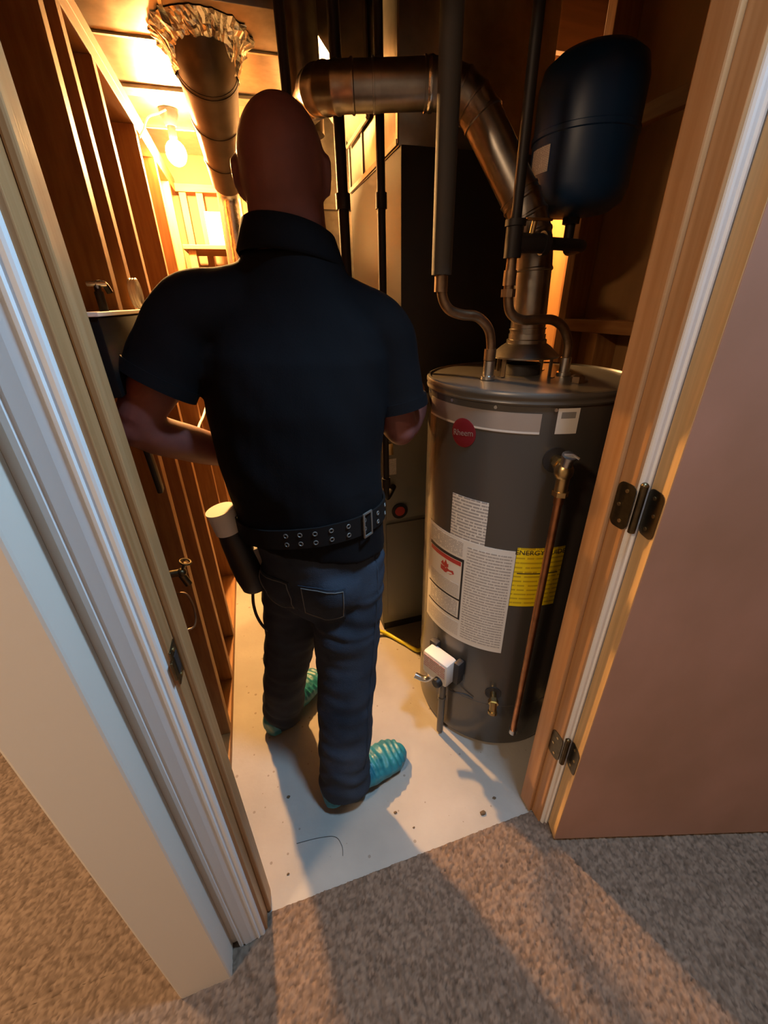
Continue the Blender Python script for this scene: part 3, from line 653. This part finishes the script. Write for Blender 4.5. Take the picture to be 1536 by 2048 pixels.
# round branch duct out of the trunk, with crumpled foil tape round the take-off
bd_ = thing('round_duct', (0, 2.2, 1.9), 'dark round duct with crumpled foil tape at its top elbow', 'duct')
DA, DB_ = V((0.001, 1.915, 2.085)), V((.010, 2.32, 1.868))
def dsec(t0, t1, ra, rb):
    a, b = DA.lerp(DB_, t0), DA.lerp(DB_, t1); d = (b-a).normalized(); bm = B()
    tube(bm, [a, a+d*.010, a+d*.0105, a+d*.018, a+d*.0185, b], [ra+.001, ra+.001, ra+.003, ra+.003, ra, rb], 36); obj('straight_section', bm, 'duct_dark', bd_, 40)
bm = B(); tube(bm, arc_path([V((0, 1.872, 2.1385)), V((0, 1.872, 2.105)), DA+(DB_-DA)*.06], .03, 6), .093, 36); obj('elbow', bm, 'duct_dark', bd_, 40)
dsec(0.02, .36, .094, .083); dsec(.36, .70, .082, .071); dsec(.70, 1.0, .070, .062)
bm = B(); tube(bm, arc_path([DB_, DB_+(DB_-DA).normalized()*.06, DB_+V((.0, .06, -.30))], .05), .052, 24); obj('lower_tail', bm, 'foil', bd_, 40)
bm = B(); n, k = 96, 14; L_ = []
for j in range(k):
    t = j/(k-1); row = []
    for i in range(n):
        a = 2*PI*i/n; nz = noise.noise(V((math.cos(a)*5, math.sin(a)*5, t*4+2)))*.03+noise.noise(V((math.cos(a)*16, math.sin(a)*16, t*9)))*.012
        rr = .098+(.050*(1-t)**2)+max(-.002, nz*(1.2-t)); z = 2.137-.080*t+noise.noise(V((math.cos(a)*9+4, math.sin(a)*9, t*3)))*.006*(1 if t > 0.05 else 0)
        row.append(bm.verts.new((rr*math.cos(a), 1.875+.055*t+rr*math.sin(a), z)))
    L_.append(row)
for a, b in zip(L_, L_[1:]):
    for i in range(n): bm.faces.new((a[i], a[(i+1) % n], b[(i+1) % n], b[i]))
obj('foil_tape_collar', bm, 'foil', bd_)

# ------------------------------------------------------------------ things on and near the left stud wall
sb = thing('wall_box', (-.25, 1.1, 1.25), 'shallow black metal box with a pale top on the left studs', 'box')
bm = B(); box(bm, -.2755, -.236, .86, 1.36, 1.252, 1.384, .003); obj('body', bm, 'matt_black', sb, 40)
bm = B(); box(bm, -.2755, -.233, .855, 1.365, 1.385, 1.392, .001); obj('pale_top', bm, 'paper_white', sb)
bm = B(); box(bm, -.2359, -.2350, 1.17, 1.174, 1.27, 1.36); obj('door_seam', bm, 'ink_grey', sb)
fa = thing('tap_fitting', (-.25, .98, 1.393), 'small dark tap fitting standing on the black wall box', 'tap')
bm = B(); cyl(bm, (-.256, .985, 1.392), (-.256, .985, 1.425), .008, n=12); tube(bm, catmull([(-.256, .985, 1.42), (-.256, .99, 1.437), (-.248, 1.005, 1.437), (-.244, 1.012, 1.424)]), .006, 8); obj('body', bm, 'black_iron', fa, 40)
bm = B(); cyl(bm, (-.272, .985, 1.438), (-.240, .985, 1.438), .004, n=8); cyl(bm, (-.256, .985, 1.42), (-.256, .985, 1.44), .004, n=8); obj('handle', bm, 'steel', fa, 40)
bm = B()
for j in range(3): tube(bm, [V((-.262+.006*j, 1.30+.03*math.cos(2*PI*i/24), 1.428+.030*math.sin(2*PI*i/24))) for i in range(24)], .0042, 8, closed=True)
tag(obj('cable_coil', bm, 'white_plastic', None, 60), 'small coil of white cable on the black wall box', 'cable')
bm = B(); box(bm, -.2755, -.262, 1.035, 1.062, .985, 1.135, .004, Matrix.Translation((0, 1.05, 1.06)) @ Matrix.Rotation(R(7), 4, 'X') @ Matrix.Translation((0, -1.05, -1.06)))
cylh = obj('pry_bar', bm, 'black_plastic', None, 40); tag(cylh, 'flat black bar hanging upright on the left stud wall', 'bar')
hb = thing('hose_valve', (-.262, .985, .76), 'small brass hose valve low on the left stud wall', 'valve')
bm = B(); cyl(bm, (-.3595, .985, .785), (-.250, .985, .785), .0095, n=14); cyl(bm, (-.262, .985, .785), (-.250, .985, .745), .0095, n=14); sphere(bm, (-.258, .985, .785), .012, seg=12); obj('body', bm, 'bronze', hb, 40)
bm = B(); cyl(bm, (-.256, .985, .79), (-.244, .985, .812), .0045, n=8); torus(bm, (-.243, .985, .814), (.4, 0, 1), .013, .003); obj('hand_wheel', bm, 'bronze', hb, 40)
bm = B(); tube(bm, catmull([(-.30, 1.02, .70), (-.272, 1.02, .69), (-.262, 1.015, .64), (-.268, .99, .60), (-.30, .98, .60)]), .003, 8); tag(obj('loose_wire', bm, 'copper_dull', None, 60), 'short loop of loose copper wire between the left studs', 'wire')
bm = B(); tube(bm, catmull([(-.271, 1.58, .93), (-.269, 1.75, .915), (-.270, 1.95, .925), (-.269, 2.15, .92), (-.27, 2.48, .93)]), .0055, 8); tag(obj('electrical_cable', bm, 'white_plastic', None, 60), 'white electrical cable stapled level across the left studs', 'cable')
bm = B(); tube(bm, catmull([(-.27, 2.1, 1.94), (-.262, 2.2, 1.99), (-.25, 2.32, 2.06), (-.215, 2.42, 2.105), (-.19, 2.45, 2.126)]), .0035, 8); tag(obj('lamp_cable', bm, 'white_plastic', None, 60), 'pale cable running up to the bare bulb', 'cable')
# shelf with a white carton, at the back by the left wall
sf = thing('wall_shelf', (.02, 2.95, 0), 'plain board shelf on posts at the back wall', 'shelf')
bm = B(); box(bm, -.26, .30, 2.72, 3.10, 1.66, 1.68, .002); obj('board', bm, 'pine_x', sf)
for x in (-.22, .26):
    bm = B(); box(bm, x-.019, x+.019, 2.74, 2.778, 0, 1.66, .002); obj('post', bm, 'pine', sf)
ct = thing('carton', (-.06, 2.85, 1.68), 'brightly lit white carton on the shelf behind the shoulder', 'box')
bm = B(); box(bm, -.125, .03, 2.76, 2.96, 1.6805, 1.83, .002); obj('body', bm, 'paper_white', ct)
bm = B(); box(bm, -.126, .031, 2.85, 2.87, 1.6805, 1.8312); obj('tape_strip', bm, 'insulation', ct)
# crumbs and a hair on the slab
for x, y, s_, lab in ((.465, .572, .010, 'largest brown crumb on the concrete, near the right door jamb'), (.52, .60, .006, 'tiny crumb on the concrete closest to the right door jamb'), (.21, .655, .006, 'dark crumb on the concrete below the nearer shoe cover'), (.25, .60, .004, 'tiny dark speck between carpet edge and nearer shoe cover'), (-.10, .80, .006, 'brown crumb on the concrete behind the left foot, near the left jamb'), (-.12, .60, .004, 'tiny dark crumb in the left front corner of the concrete')):
    bm = B(); sphere(bm, (x, y, s_*.28), s_, s_*.7, s_*.35, 8)
    for v in bm.verts: v.co += V((noise.noise(v.co*300), noise.noise(v.co*300+V((3, 0, 0))), 0))*s_*.3
    tag(obj('debris_crumb', bm, mat('crumb', (.10, .065, .035), .9)), lab, 'debris', 'crumbs on the concrete')
bm = B(); tube(bm, catmull([(-.09, .665, .001), (-.03, .66, .001), (.02, .648, .001), (.035, .62, .001), (.033, .595, .001)], 8), .0007, 5); tag(obj('hair', bm, 'ink'), 'curved thread lying on the pale concrete near the carpet', 'thread')

# ------------------------------------------------------------------ the worker, seen from behind
def RT(psi): return V((math.cos(R(psi)), -math.sin(R(psi)), 0))
def FW(psi): return V((math.sin(R(psi)), math.cos(R(psi)), 0))
def rg(x, y, z, a, b, psi, roll=0.):
    return (V((x, y, z)), (RT(psi)+V((0, 0, roll))).normalized()*a, FW(psi)*b)
def limb(bm, pts, rads, n=20, k=5):
    P = catmull(pts, k); rr = []
    for i in range(len(rads)-1):
        for j in range(k): t = j/k; t = t*t*(3-2*t); rr.append(rads[i]*(1-t)+rads[i+1]*t)
    rr.append(rads[-1]); tube(bm, P, rr, n)
PH = 13.     # head direction
HC = V((.103, .940, 1.612))
LS, LE, LW = V((-.105, .950, 1.382)), V((-.236, .925, 1.188)), V((-.045, 1.090, 1.035))
RS, RE, RW = V((.278, .925, 1.340)), V((.312, .912, 1.135)), V((.452, 1.165, 1.165))
RK, RA = V((.128, .845, .46)), V((.078, .762, .09)); LK, LA = V((-.018, 1.003, .46)), V((-.090, 1.078, .09))
RH, LH = V((.158, .888, .80)), V((.036, .958, .80))
RF, LF = V((.962, .27, 0)).normalized(), V((.71, .71, 0)).normalized()
def hand(bm, w, d, pn, side):
    d = d.normalized(); pn = (pn-d*pn.dot(d)).normalized(); s = d.cross(pn)*side
    loft(bm, [(w-d*.01, s*.027, pn*.021), (w+d*.02, s*.034, pn*.018), (w+d*.055, s*.041, pn*.016), (w+d*.088, s*.040, pn*.013), (w+d*.096, s*.036, pn*.010)], 16)
    for off, L, r in ((.031, .070, .0086), (.0105, .080, .0092), (-.0105, .074, .0088), (-.030, .058, .0078)):
        p = w+d*.084+s*off; c1 = (d*.9+pn*.35).normalized(); c2 = (d*.55+pn*.8).normalized(); c3 = (d*.1+pn*1.).normalized()
        a = p+c1*L*.48; b = a+c2*L*.30; e = b+c3*L*.24
        limb(bm, [p-d*.02, p, a, b, e], [r*.95, r, r*.95, r*.9, r*.72], 12, 3); sphere(bm, e, r*.72, seg=10)
    p = w+d*.022+s*.030; a = p+(s*.75+d*.6+pn*.25).normalized()*.036; b = a+(d*.85+s*.35+pn*.45).normalized()*.032; e = b+(d*.9+pn*.5).normalized()*.024
    limb(bm, [w+d*.012+s*.010, p, a, b, e], [.014, .0145, .0115, .0105, .0082], 12, 3); sphere(bm, e, .0082, seg=10)
def build_body():
    bm = B()
    loft(bm, [rg(.085, .925, .70, .12, .09, 35), rg(.085, .925, .78, .148, .108, 35), rg(.083, .925, .86, .152, .108, 32), rg(.083, .925, .95, .146, .104, 27), rg(.080, .925, 1.05, .150, .106, 22), rg(.084, .927, 1.18, .164, .114, 18),
              rg(.094, .931, 1.30, .172, .110, 16), rg(.099, .935, 1.37, .155, .092, 15), rg(.102, .937, 1.42, .105, .076, 14), rg(.103, .938, 1.46, .075, .070, 14), rg(.103, .940, 1.52, .070, .070, 13), rg(.103, .946, 1.57, .069, .072, 13)], 28)
    f, r = FW(PH), RT(PH)
    Mh = Matrix.Rotation(R(-PH), 4, 'Z')
    sphere(bm, HC+V((0, 0, .006)), .0765, .0960, .0945, 28, Mh); sphere(bm, HC-f*.014+V((0, 0, -.016)), .0735, .080, .078, 24, Mh)
    sphere(bm, HC+f*.024+V((0, 0, -.050)), .062, .072, .066, 24, Mh); sphere(bm, HC+f*.058+V((0, 0, -.090)), .034, .032, .026, 16, Mh)
    loft(bm, [(HC-f*.045+V((0, 0, -.050)), r*.064, f*.035), (HC-f*.034+V((0, 0, -.115)), r*.066, f*.04)], 18)
    # face: brow, nose, lips
    loft(bm, [(HC+f*.088+V((0, 0, .020)), r*.009, f*.008), (HC+f*.098+V((0, 0, -.004)), r*.010, f*.011), (HC+f*.108+V((0, 0, -.026)), r*.016, f*.015), (HC+f*.097+V((0, 0, -.036)), r*.013, f*.010)], 12)
    for s in (-1, 1): limb(bm, [HC+f*.094+r*s*.010+V((0, 0, .022)), HC+f*.088+r*s*.032+V((0, 0, .028)), HC+f*.070+r*s*.054+V((0, 0, .020))], [.008, .009, .007], 10, 3)
    limb(bm, [HC+f*.078+r*-.026+V((0, 0, -.060)), HC+f*.090+V((0, 0, -.058)), HC+f*.078+r*.026+V((0, 0, -.060))], [.005, .009, .005], 10, 3)
    limb(bm, [HC+f*.078+r*-.022+V((0, 0, -.070)), HC+f*.088+V((0, 0, -.071)), HC+f*.078+r*.022+V((0, 0, -.070))], [.005, .009, .005], 10, 3)
    for s in (-1, 1):
        e0 = HC+r*s*.0755-f*.002+V((0, 0, -.014))
        ear = [e0+V((0, 0, -.026))+f*.004, e0+r*s*.003-f*.009+V((0, 0, -.018)), e0+r*s*.007-f*.017+V((0, 0, .006)), e0+r*s*.006-f*.012+V((0, 0, .024)), e0+r*s*.002+f*.002+V((0, 0, .027))]
        limb(bm, ear, [.006, .0068, .0070, .0068, .006], 10, 4)
        loft(bm, [(e0-r*s*.006+V((0, 0, .0)), f*.016, V((0, 0, .024))), (e0+r*s*.005-f*.006, f*.012, V((0, 0, .022)))], 14)
    # arms
    limb(bm, [LS+V((.05, 0, .0)), LS, LS*.5+LE*.5, LE, LE*.55+LW*.45+V((-.01, -.005, -.004)), LW], [.06, .058, .050, .043, .042, .028])
    limb(bm, [RS+V((-.05, 0, .0)), RS, RS*.5+RE*.5, RE, RE*.55+RW*.45+V((.006, -.01, -.006)), RW], [.06, .058, .050, .043, .042, .028])
    sphere(bm, LE+V((-.012, -.008, -.008)), .036, seg=14); sphere(bm, RE+V((.0, -.012, -.010)), .036, seg=14)
    hand(bm, LW, V((.72, .62, .05)), V((.2, .1, .9)), -1)
    hand(bm, RW, V((.42, .86, .02)), V((-.6, .35, -.3)), 1)
    # legs and feet
    for h, k, a, fd in ((RH, RK, RA, RF), (LH, LK, LA, LF)):
        limb(bm, [h+V((0, 0, .03)), h*.5+k*.5, k, k*.55+a*.45, a], [.080, .070, .056, .052, .038])
        p = V((a.x, a.y, 0))-fd*.045; s = V((fd.y, -fd.x, 0)); u = V((0, 0, 1))
        loft(bm, [(p-fd*.005+u*.045, s*.028, u*.030), (p+fd*.05+u*.048, s*.034, u*.036), (p+fd*.12+u*.045, s*.040, u*.032), (p+fd*.18+u*.036, s*.043, u*.022), (p+fd*.225+u*.030, s*.034, u*.016)], 16)
        loft(bm, [(a+V((0, 0, .01)), s*.036, fd*.038), (p+fd*.045+u*.045, s*.034, fd*.045)], 16)
    me = remesh(bm, .0055, 5)
    return me
person = link_mesh('person', build_body(), 'skin', None, 180)
tag(person, 'bald person in dark polo shirt, jeans and blue shoe covers, back turned', 'person')
LOCP = LOC[person.name]
f, r = FW(PH), RT(PH)
for s in (-1, 1):
    bm = B(); sphere(bm, HC+f*.080+r*s*.030+V((0, 0, .004)), .0125, seg=12); e_ = obj('eye', bm, 'paper_white', person, 180)
    bm = B(); sphere(bm, HC+f*.0905+r*s*.030+V((0, 0, .004)), .0045, seg=10); obj('iris', bm, 'ink', e_, 180)
# shirt
def build_shirt():
    bm = B()
    loft(bm, [rg(.084, .922, .872, .186, .138, 26, -.16), rg(.084, .924, .95, .183, .137, 25, -.05), rg(.074, .928, 1.08, .190, .140, 21), rg(.078, .930, 1.20, .197, .142, 18), rg(.090, .933, 1.30, .196, .133, 16, -.04),
              rg(.097, .936, 1.36, .178, .112, 15, -.08), rg(.101, .938, 1.41, .132, .104, 14, -.08), rg(.103, .939, 1.45, .104, .100, 14, -.05), rg(.103, .940, 1.487, .090, .092, 14)], 36)
    for S, E_, t, sw in ((LS, LE, .60, -1), (RS, RE, .76, 1)):
        h = S*(1-t)+E_*t
        limb(bm, [V((.103, .940, 1.425)), (S*.6+V((.103, .940, 1.425))*.4)+V((0, 0, -.005)), S+V((sw*-.004, 0, -.006)), S*.55+h*.45, h], [.066, .070, .074, .072, .071], 24)
        d = (E_-S).normalized(); tube(bm, [h-d*.012, h+d*.006], [.0735, .0745], 24)
    for s, E_ in ((-1, V((-.055, .945, 1.28))), (1, V((.235, .925, 1.24)))): sphere(bm, E_, .055, .065, .09, 16)
    me = remesh(bm, .0065, 7)
    def g(c, n):
        q = noise.noise(V((c.x*7, c.y*7, c.z*9+1)))*.007
        q += noise.noise(V((c.x*16+c.z*9, c.y*16, c.z*6)))*.0035
        if c.z < 1.02: q += noise.noise(V((c.x*20, c.y*20, c.z*4)))*.004
        return q
    wrinkle(me, g); return me
shirt_me = build_shirt()
shirt = link_mesh('polo_shirt', shirt_me, 'shirt', person, 180); shirt['label'] = 'black polo shirt'
bm = B(); n = 48; rows = []
for i in range(n):
    a = 2*PI*i/n; dirv = V((math.cos(a), math.sin(a), 0))
    zt = 1.518-.012*dirv.y-.016*dirv.x-.020*max(0, dirv.dot(FW(14)))
    rows.append([bm.verts.new(V((.103, .940, 0))+dirv*rr+V((0, 0, zt+dz))) for rr, dz in ((.0745, -.05), (.0775, 0), (.081, .004), (.086, .001), (.102, -.046), (.099, -.052), (.084, -.012), (.080, -.05))])
for i in range(n):
    a, b = rows[i], rows[(i+1) % n]
    for j in range(len(a)): k = (j+1) % len(a); bm.faces.new((a[j], a[k], b[k], b[j]))
obj('collar', bm, 'shirt', shirt, 50)
for S, E_, t in ((LS, LE, .60), (RS, RE, .76)):
    h = S*(1-t)+E_*t; d = (E_-S).normalized()
    bm = B(); tube(bm, [h-d*.014, h+d*.009], [.0755, .0765], 28); obj('sleeve_cuff', bm, 'shirt', shirt, 40)
# jeans
def build_jeans():
    bm = B()
    loft(bm, [rg(.097, .925, .66, .108, .10, 38), rg(.098, .924, .72, .148, .122, 37), rg(.096, .923, .78, .160, .132, 36), rg(.092, .923, .85, .164, .130, 33), rg(.084, .924, .93, .168, .124, 28), rg(.084, .924, .97, .164, .120, 27)], 32)
    hem = .040
    for h, k, a, sc in ((RH, RK, RA, 1.), (LH, LK, LA, .91)):
        lo = V((a.x, a.y, hem)); 
        limb(bm, [h+V((0, 0, .02)), h*.5+k*.5+V((0, 0, 0)), k, k*.5+a*.5, lo], [.100*sc, .097*sc, .086*sc, .080*sc, .079*sc], 28)
    # seat
    bk = -FW(36)
    for s in (-1, 1): sphere(bm, V((.096, .924, .765))+bk*.052+RT(36)*s*.068, .080, .080, .088, 20)
    me = remesh(bm, .0065, 6)
    def g(c, n):
        q = noise.noise(V((c.x*9, c.y*9, c.z*14)))*.006+noise.noise(V((c.x*10+c.z*12, c.y*10-c.z*6, c.z*26)))*.0042
        if c.z < .30: q += math.sin(c.z*105+6*noise.noise(c*8))*.0042*(1-c.z/.30)
        if .62 < c.z < .74: q += math.sin(c.z*130+c.x*40+5*noise.noise(c*10))*.0025
        return q
    wrinkle(me, g); return me
jeans_me = build_jeans()
jeans = link_mesh('jeans', jeans_me, 'denim', person, 180); jeans['label'] = 'dark blue denim jeans'
def bvh_of(me): return BVHTree.FromPolygons([v.co.copy() for v in me.vertices], [tuple(p.vertices) for p in me.polygons])
jb, sbv = bvh_of(jeans_me), bvh_of(shirt_me)
def hit(bv, c, d, far=.6):
    d = d.normalized(); h = bv.ray_cast(c+d*far, -d, far)
    return (h[0], h[1]) if h[0] is not None else (c+d*.15, d)
def patch(name, bv, c, d, outline, off, th, m, parent):
    """outline in (lateral, vertical) metres on the surface as seen along d"""
    d = d.normalized(); s = V((-d.y, d.x, 0)); bm = B(); N = 10
    def P(x, y, o):
        p, nn = hit(bv, c+s*x+V((0, 0, y)), d); return p+d*o
    top, bot = [], []
    for (x, y) in outline: top.append(bm.verts.new(P(x, y, off+th))); bot.append(bm.verts.new(P(x, y, -.004)))
    cx = sum(p[0] for p in outline)/len(outline); cy = sum(p[1] for p in outline)/len(outline)
    rings = [top]
    for k in (.75, .5, .25): rings.append([bm.verts.new(P(cx+(x-cx)*k, cy+(y-cy)*k, off+th)) for x, y in outline])
    cc = bm.verts.new(P(cx, cy, off+th)); n = len(outline)
    for i in range(n):
        j = (i+1) % n
        bm.faces.new((bot[i], bot[j], top[j], top[i]))
        for a, b in zip(rings, rings[1:]): bm.faces.new((a[i], a[j], b[j], b[i]))
        bm.faces.new((rings[-1][i], rings[-1][j], cc))
    return obj(name, bm, m, parent, 40)
def poly_res(P, k=5):
    out = []
    for a, b in zip(P, P[1:]+P[:1]):
        for i in range(k): out.append((a[0]+(b[0]-a[0])*i/k, a[1]+(b[1]-a[1])*i/k))
    return out
PK = poly_res([(-.055, .055), (.055, .055), (.052, -.040), (0, -.062), (-.052, -.040)])
PKI = [(x*.88, y*.88) for x, y in PK]
for ang, nm in ((-1, 'right'), (1, 'left')):
    d = -FW(36)*1.0+RT(36)*(.62 if ang < 0 else -.62); c = V((.085, .924, .745))
    pk = patch('back_pocket', jb, c, d, PK, .0, .003, 'denim', jeans)
    dd = d.normalized(); s = V((-dd.y, dd.x, 0)); bm = B()
    tube(bm, [hit(jb, c+s*x+V((0, 0, y)), dd)[0]+dd*.0036 for x, y in PKI], .0013, 5, closed=True); obj('stitching', bm, 'denim_thread', pk)
bm = B(); pts = []
for i in range(24):
    z = .86-.70*i/23; cc = RH.lerp(RK, (.8-z)/.34) if z > .46 else RK.lerp(RA, (.46-z)/.37)
    p, nn = hit(jb, V((cc.x, cc.y, z)), RT(50), .3); pts.append(p+nn*.001)
tube(bm, pts, .0022, 6); obj('side_seam', bm, 'denim', jeans)
# belt with two rows of eyelets, worn over the shirt
BC = V((.083, .925, .0)); n = 72; bm = B(); rows = []
def belt_z(a): return .938+.020*math.cos(a-R(-20))
def belt_pt(a, dz, o):
    d = V((math.cos(a), math.sin(a), 0)); z = belt_z(a)
    p, nn = hit(sbv, BC+V((0, 0, z)), d); rr = (p-V((BC.x, BC.y, p.z))).length
    return BC+d*(rr+o)+V((0, 0, z+dz))
for i in range(n):
    a = 2*PI*i/n; rows.append([bm.verts.new(belt_pt(a, dz, o)) for dz, o in ((-.024, .002), (-.024, .007), (.024, .007), (.024, .002))])
for i in range(n):
    a, b = rows[i], rows[(i+1) % n]
    for j in range(4): bm.faces.new((a[j], a[(j+1) % 4], b[(j+1) % 4], b[j]))
belt = obj('work_belt', bm, 'belt_leather', person, 40)
for k in range(8):
    a = R(240+k*13)
    for dz in (-.011, .011):
        p = belt_pt(a, dz, .0075); d = V((math.cos(a), math.sin(a), 0)); bm = B(); torus(bm, p, d, .0046, .0014, 12, 5); obj('eyelet', bm, 'eyelet_metal', belt, 60)
a = R(307); d = V((math.cos(a), math.sin(a), 0)); s = V((-d.y, d.x, 0)); p = belt_pt(a, 0, .009); bm = B()
Mb = axes(tuple(p), tuple(s), (0, 0, 1), tuple(d))
for x0, x1, y0, y1 in ((-.014, .014, .026, .031), (-.014, .014, -.031, -.026), (-.015, -.011, -.031, .031), (.011, .015, -.031, .031)): box(bm, x0, x1, y0, y1, -.001, .003, .0008, Mb)
obj('keeper', bm, 'eyelet_metal', belt, 40)
# elasticated shoe covers
for A_, fd, nm in ((RA, RF, 'r'), (LA, LF, 'l')):
    p = V((A_.x, A_.y, 0))-fd*.052; s = V((fd.y, -fd.x, 0)); u = V((0, 0, 1)); bm = B()
    loft(bm, [(p-fd*.022+u*.034, s*.026, u*.030), (p-fd*.005+u*.048, s*.046, u*.045), (p+fd*.06+u*.052, s*.052, u*.049), (p+fd*.12+u*.050, s*.055, u*.047), (p+fd*.18+u*.043, s*.060, u*.040), (p+fd*.23+u*.036, s*.056, u*.033), (p+fd*.265+u*.030, s*.040, u*.026), (p+fd*.278+u*.026, s*.020, u*.016)], 24)
    me = remesh(bm, .005, 4)
    def g(c, n_, p=p, fd=fd):
        x = (c-p).dot(fd); top = max(0, n_.z)
        return noise.noise(c*26)*.004+top*math.sin(x*300+4*noise.noise(c*14))*.0034*(1 if x > .07 else .4)+noise.noise(c*70)*.0016
    wrinkle(me, g)
    for v in me.vertices: v.co.z = max(v.co.z, .0008)
    sc_ = link_mesh('shoe_cover', me, 'shoe_cover', person, 180)
    bm = B(); torus(bm, p+fd*.055+u*.094, (0, 0, 1), .052, .004, 28, 6); obj('elastic_edge', bm, 'shoe_cover', sc_, 60)
# tool holster at the left hip with a white capped canister and a hose
ho = thing('tool_holster', (-.10, .97, .70), 'black tool holster with a white cap hanging at the left hip', 'tool holster')
ax = V((.19, .03, -1.)).normalized()
q0 = V((-.129, .955, .955)); bm = B(); cyl(bm, q0, q0+ax*.055, .0335, n=28); cyl(bm, q0-ax*.006, q0, .0345, n=28); obj('white_cap', bm, 'white_plastic', ho, 40)
bm = B(); u_ = V((0, 1, 0)); s_ = ax.cross(u_).normalized()
loft(bm, [(q0+ax*.055, s_*.030, u_*.026), (q0+ax*.09, s_*.034, u_*.028), (q0+ax*.15, s_*.038, u_*.030), (q0+ax*.20, s_*.040, u_*.030), (q0+ax*.245, s_*.036, u_*.026), (q0+ax*.255, s_*.028, u_*.020)], 20); obj('pouch', bm, 'black_plastic', ho, 60)
bm = B(); box(bm, -.012, .012, -.002, .034, -.02, .03, .002, Matrix.Translation(q0+ax*.16+V((.038, -.01, .01)))); obj('belt_clip', bm, 'ink_grey', ho, 40)
e0 = q0+ax*.254; bm = B(); tube(bm, catmull([e0+V((-.012, 0, 0)), e0+V((-.018, -.004, -.045)), e0+V((-.014, -.008, -.095)), e0+V((.004, -.012, -.140)), e0+V((.036, -.006, -.165))], 6), .0042, 8); obj('hose', bm, 'black_plastic', ho, 60)
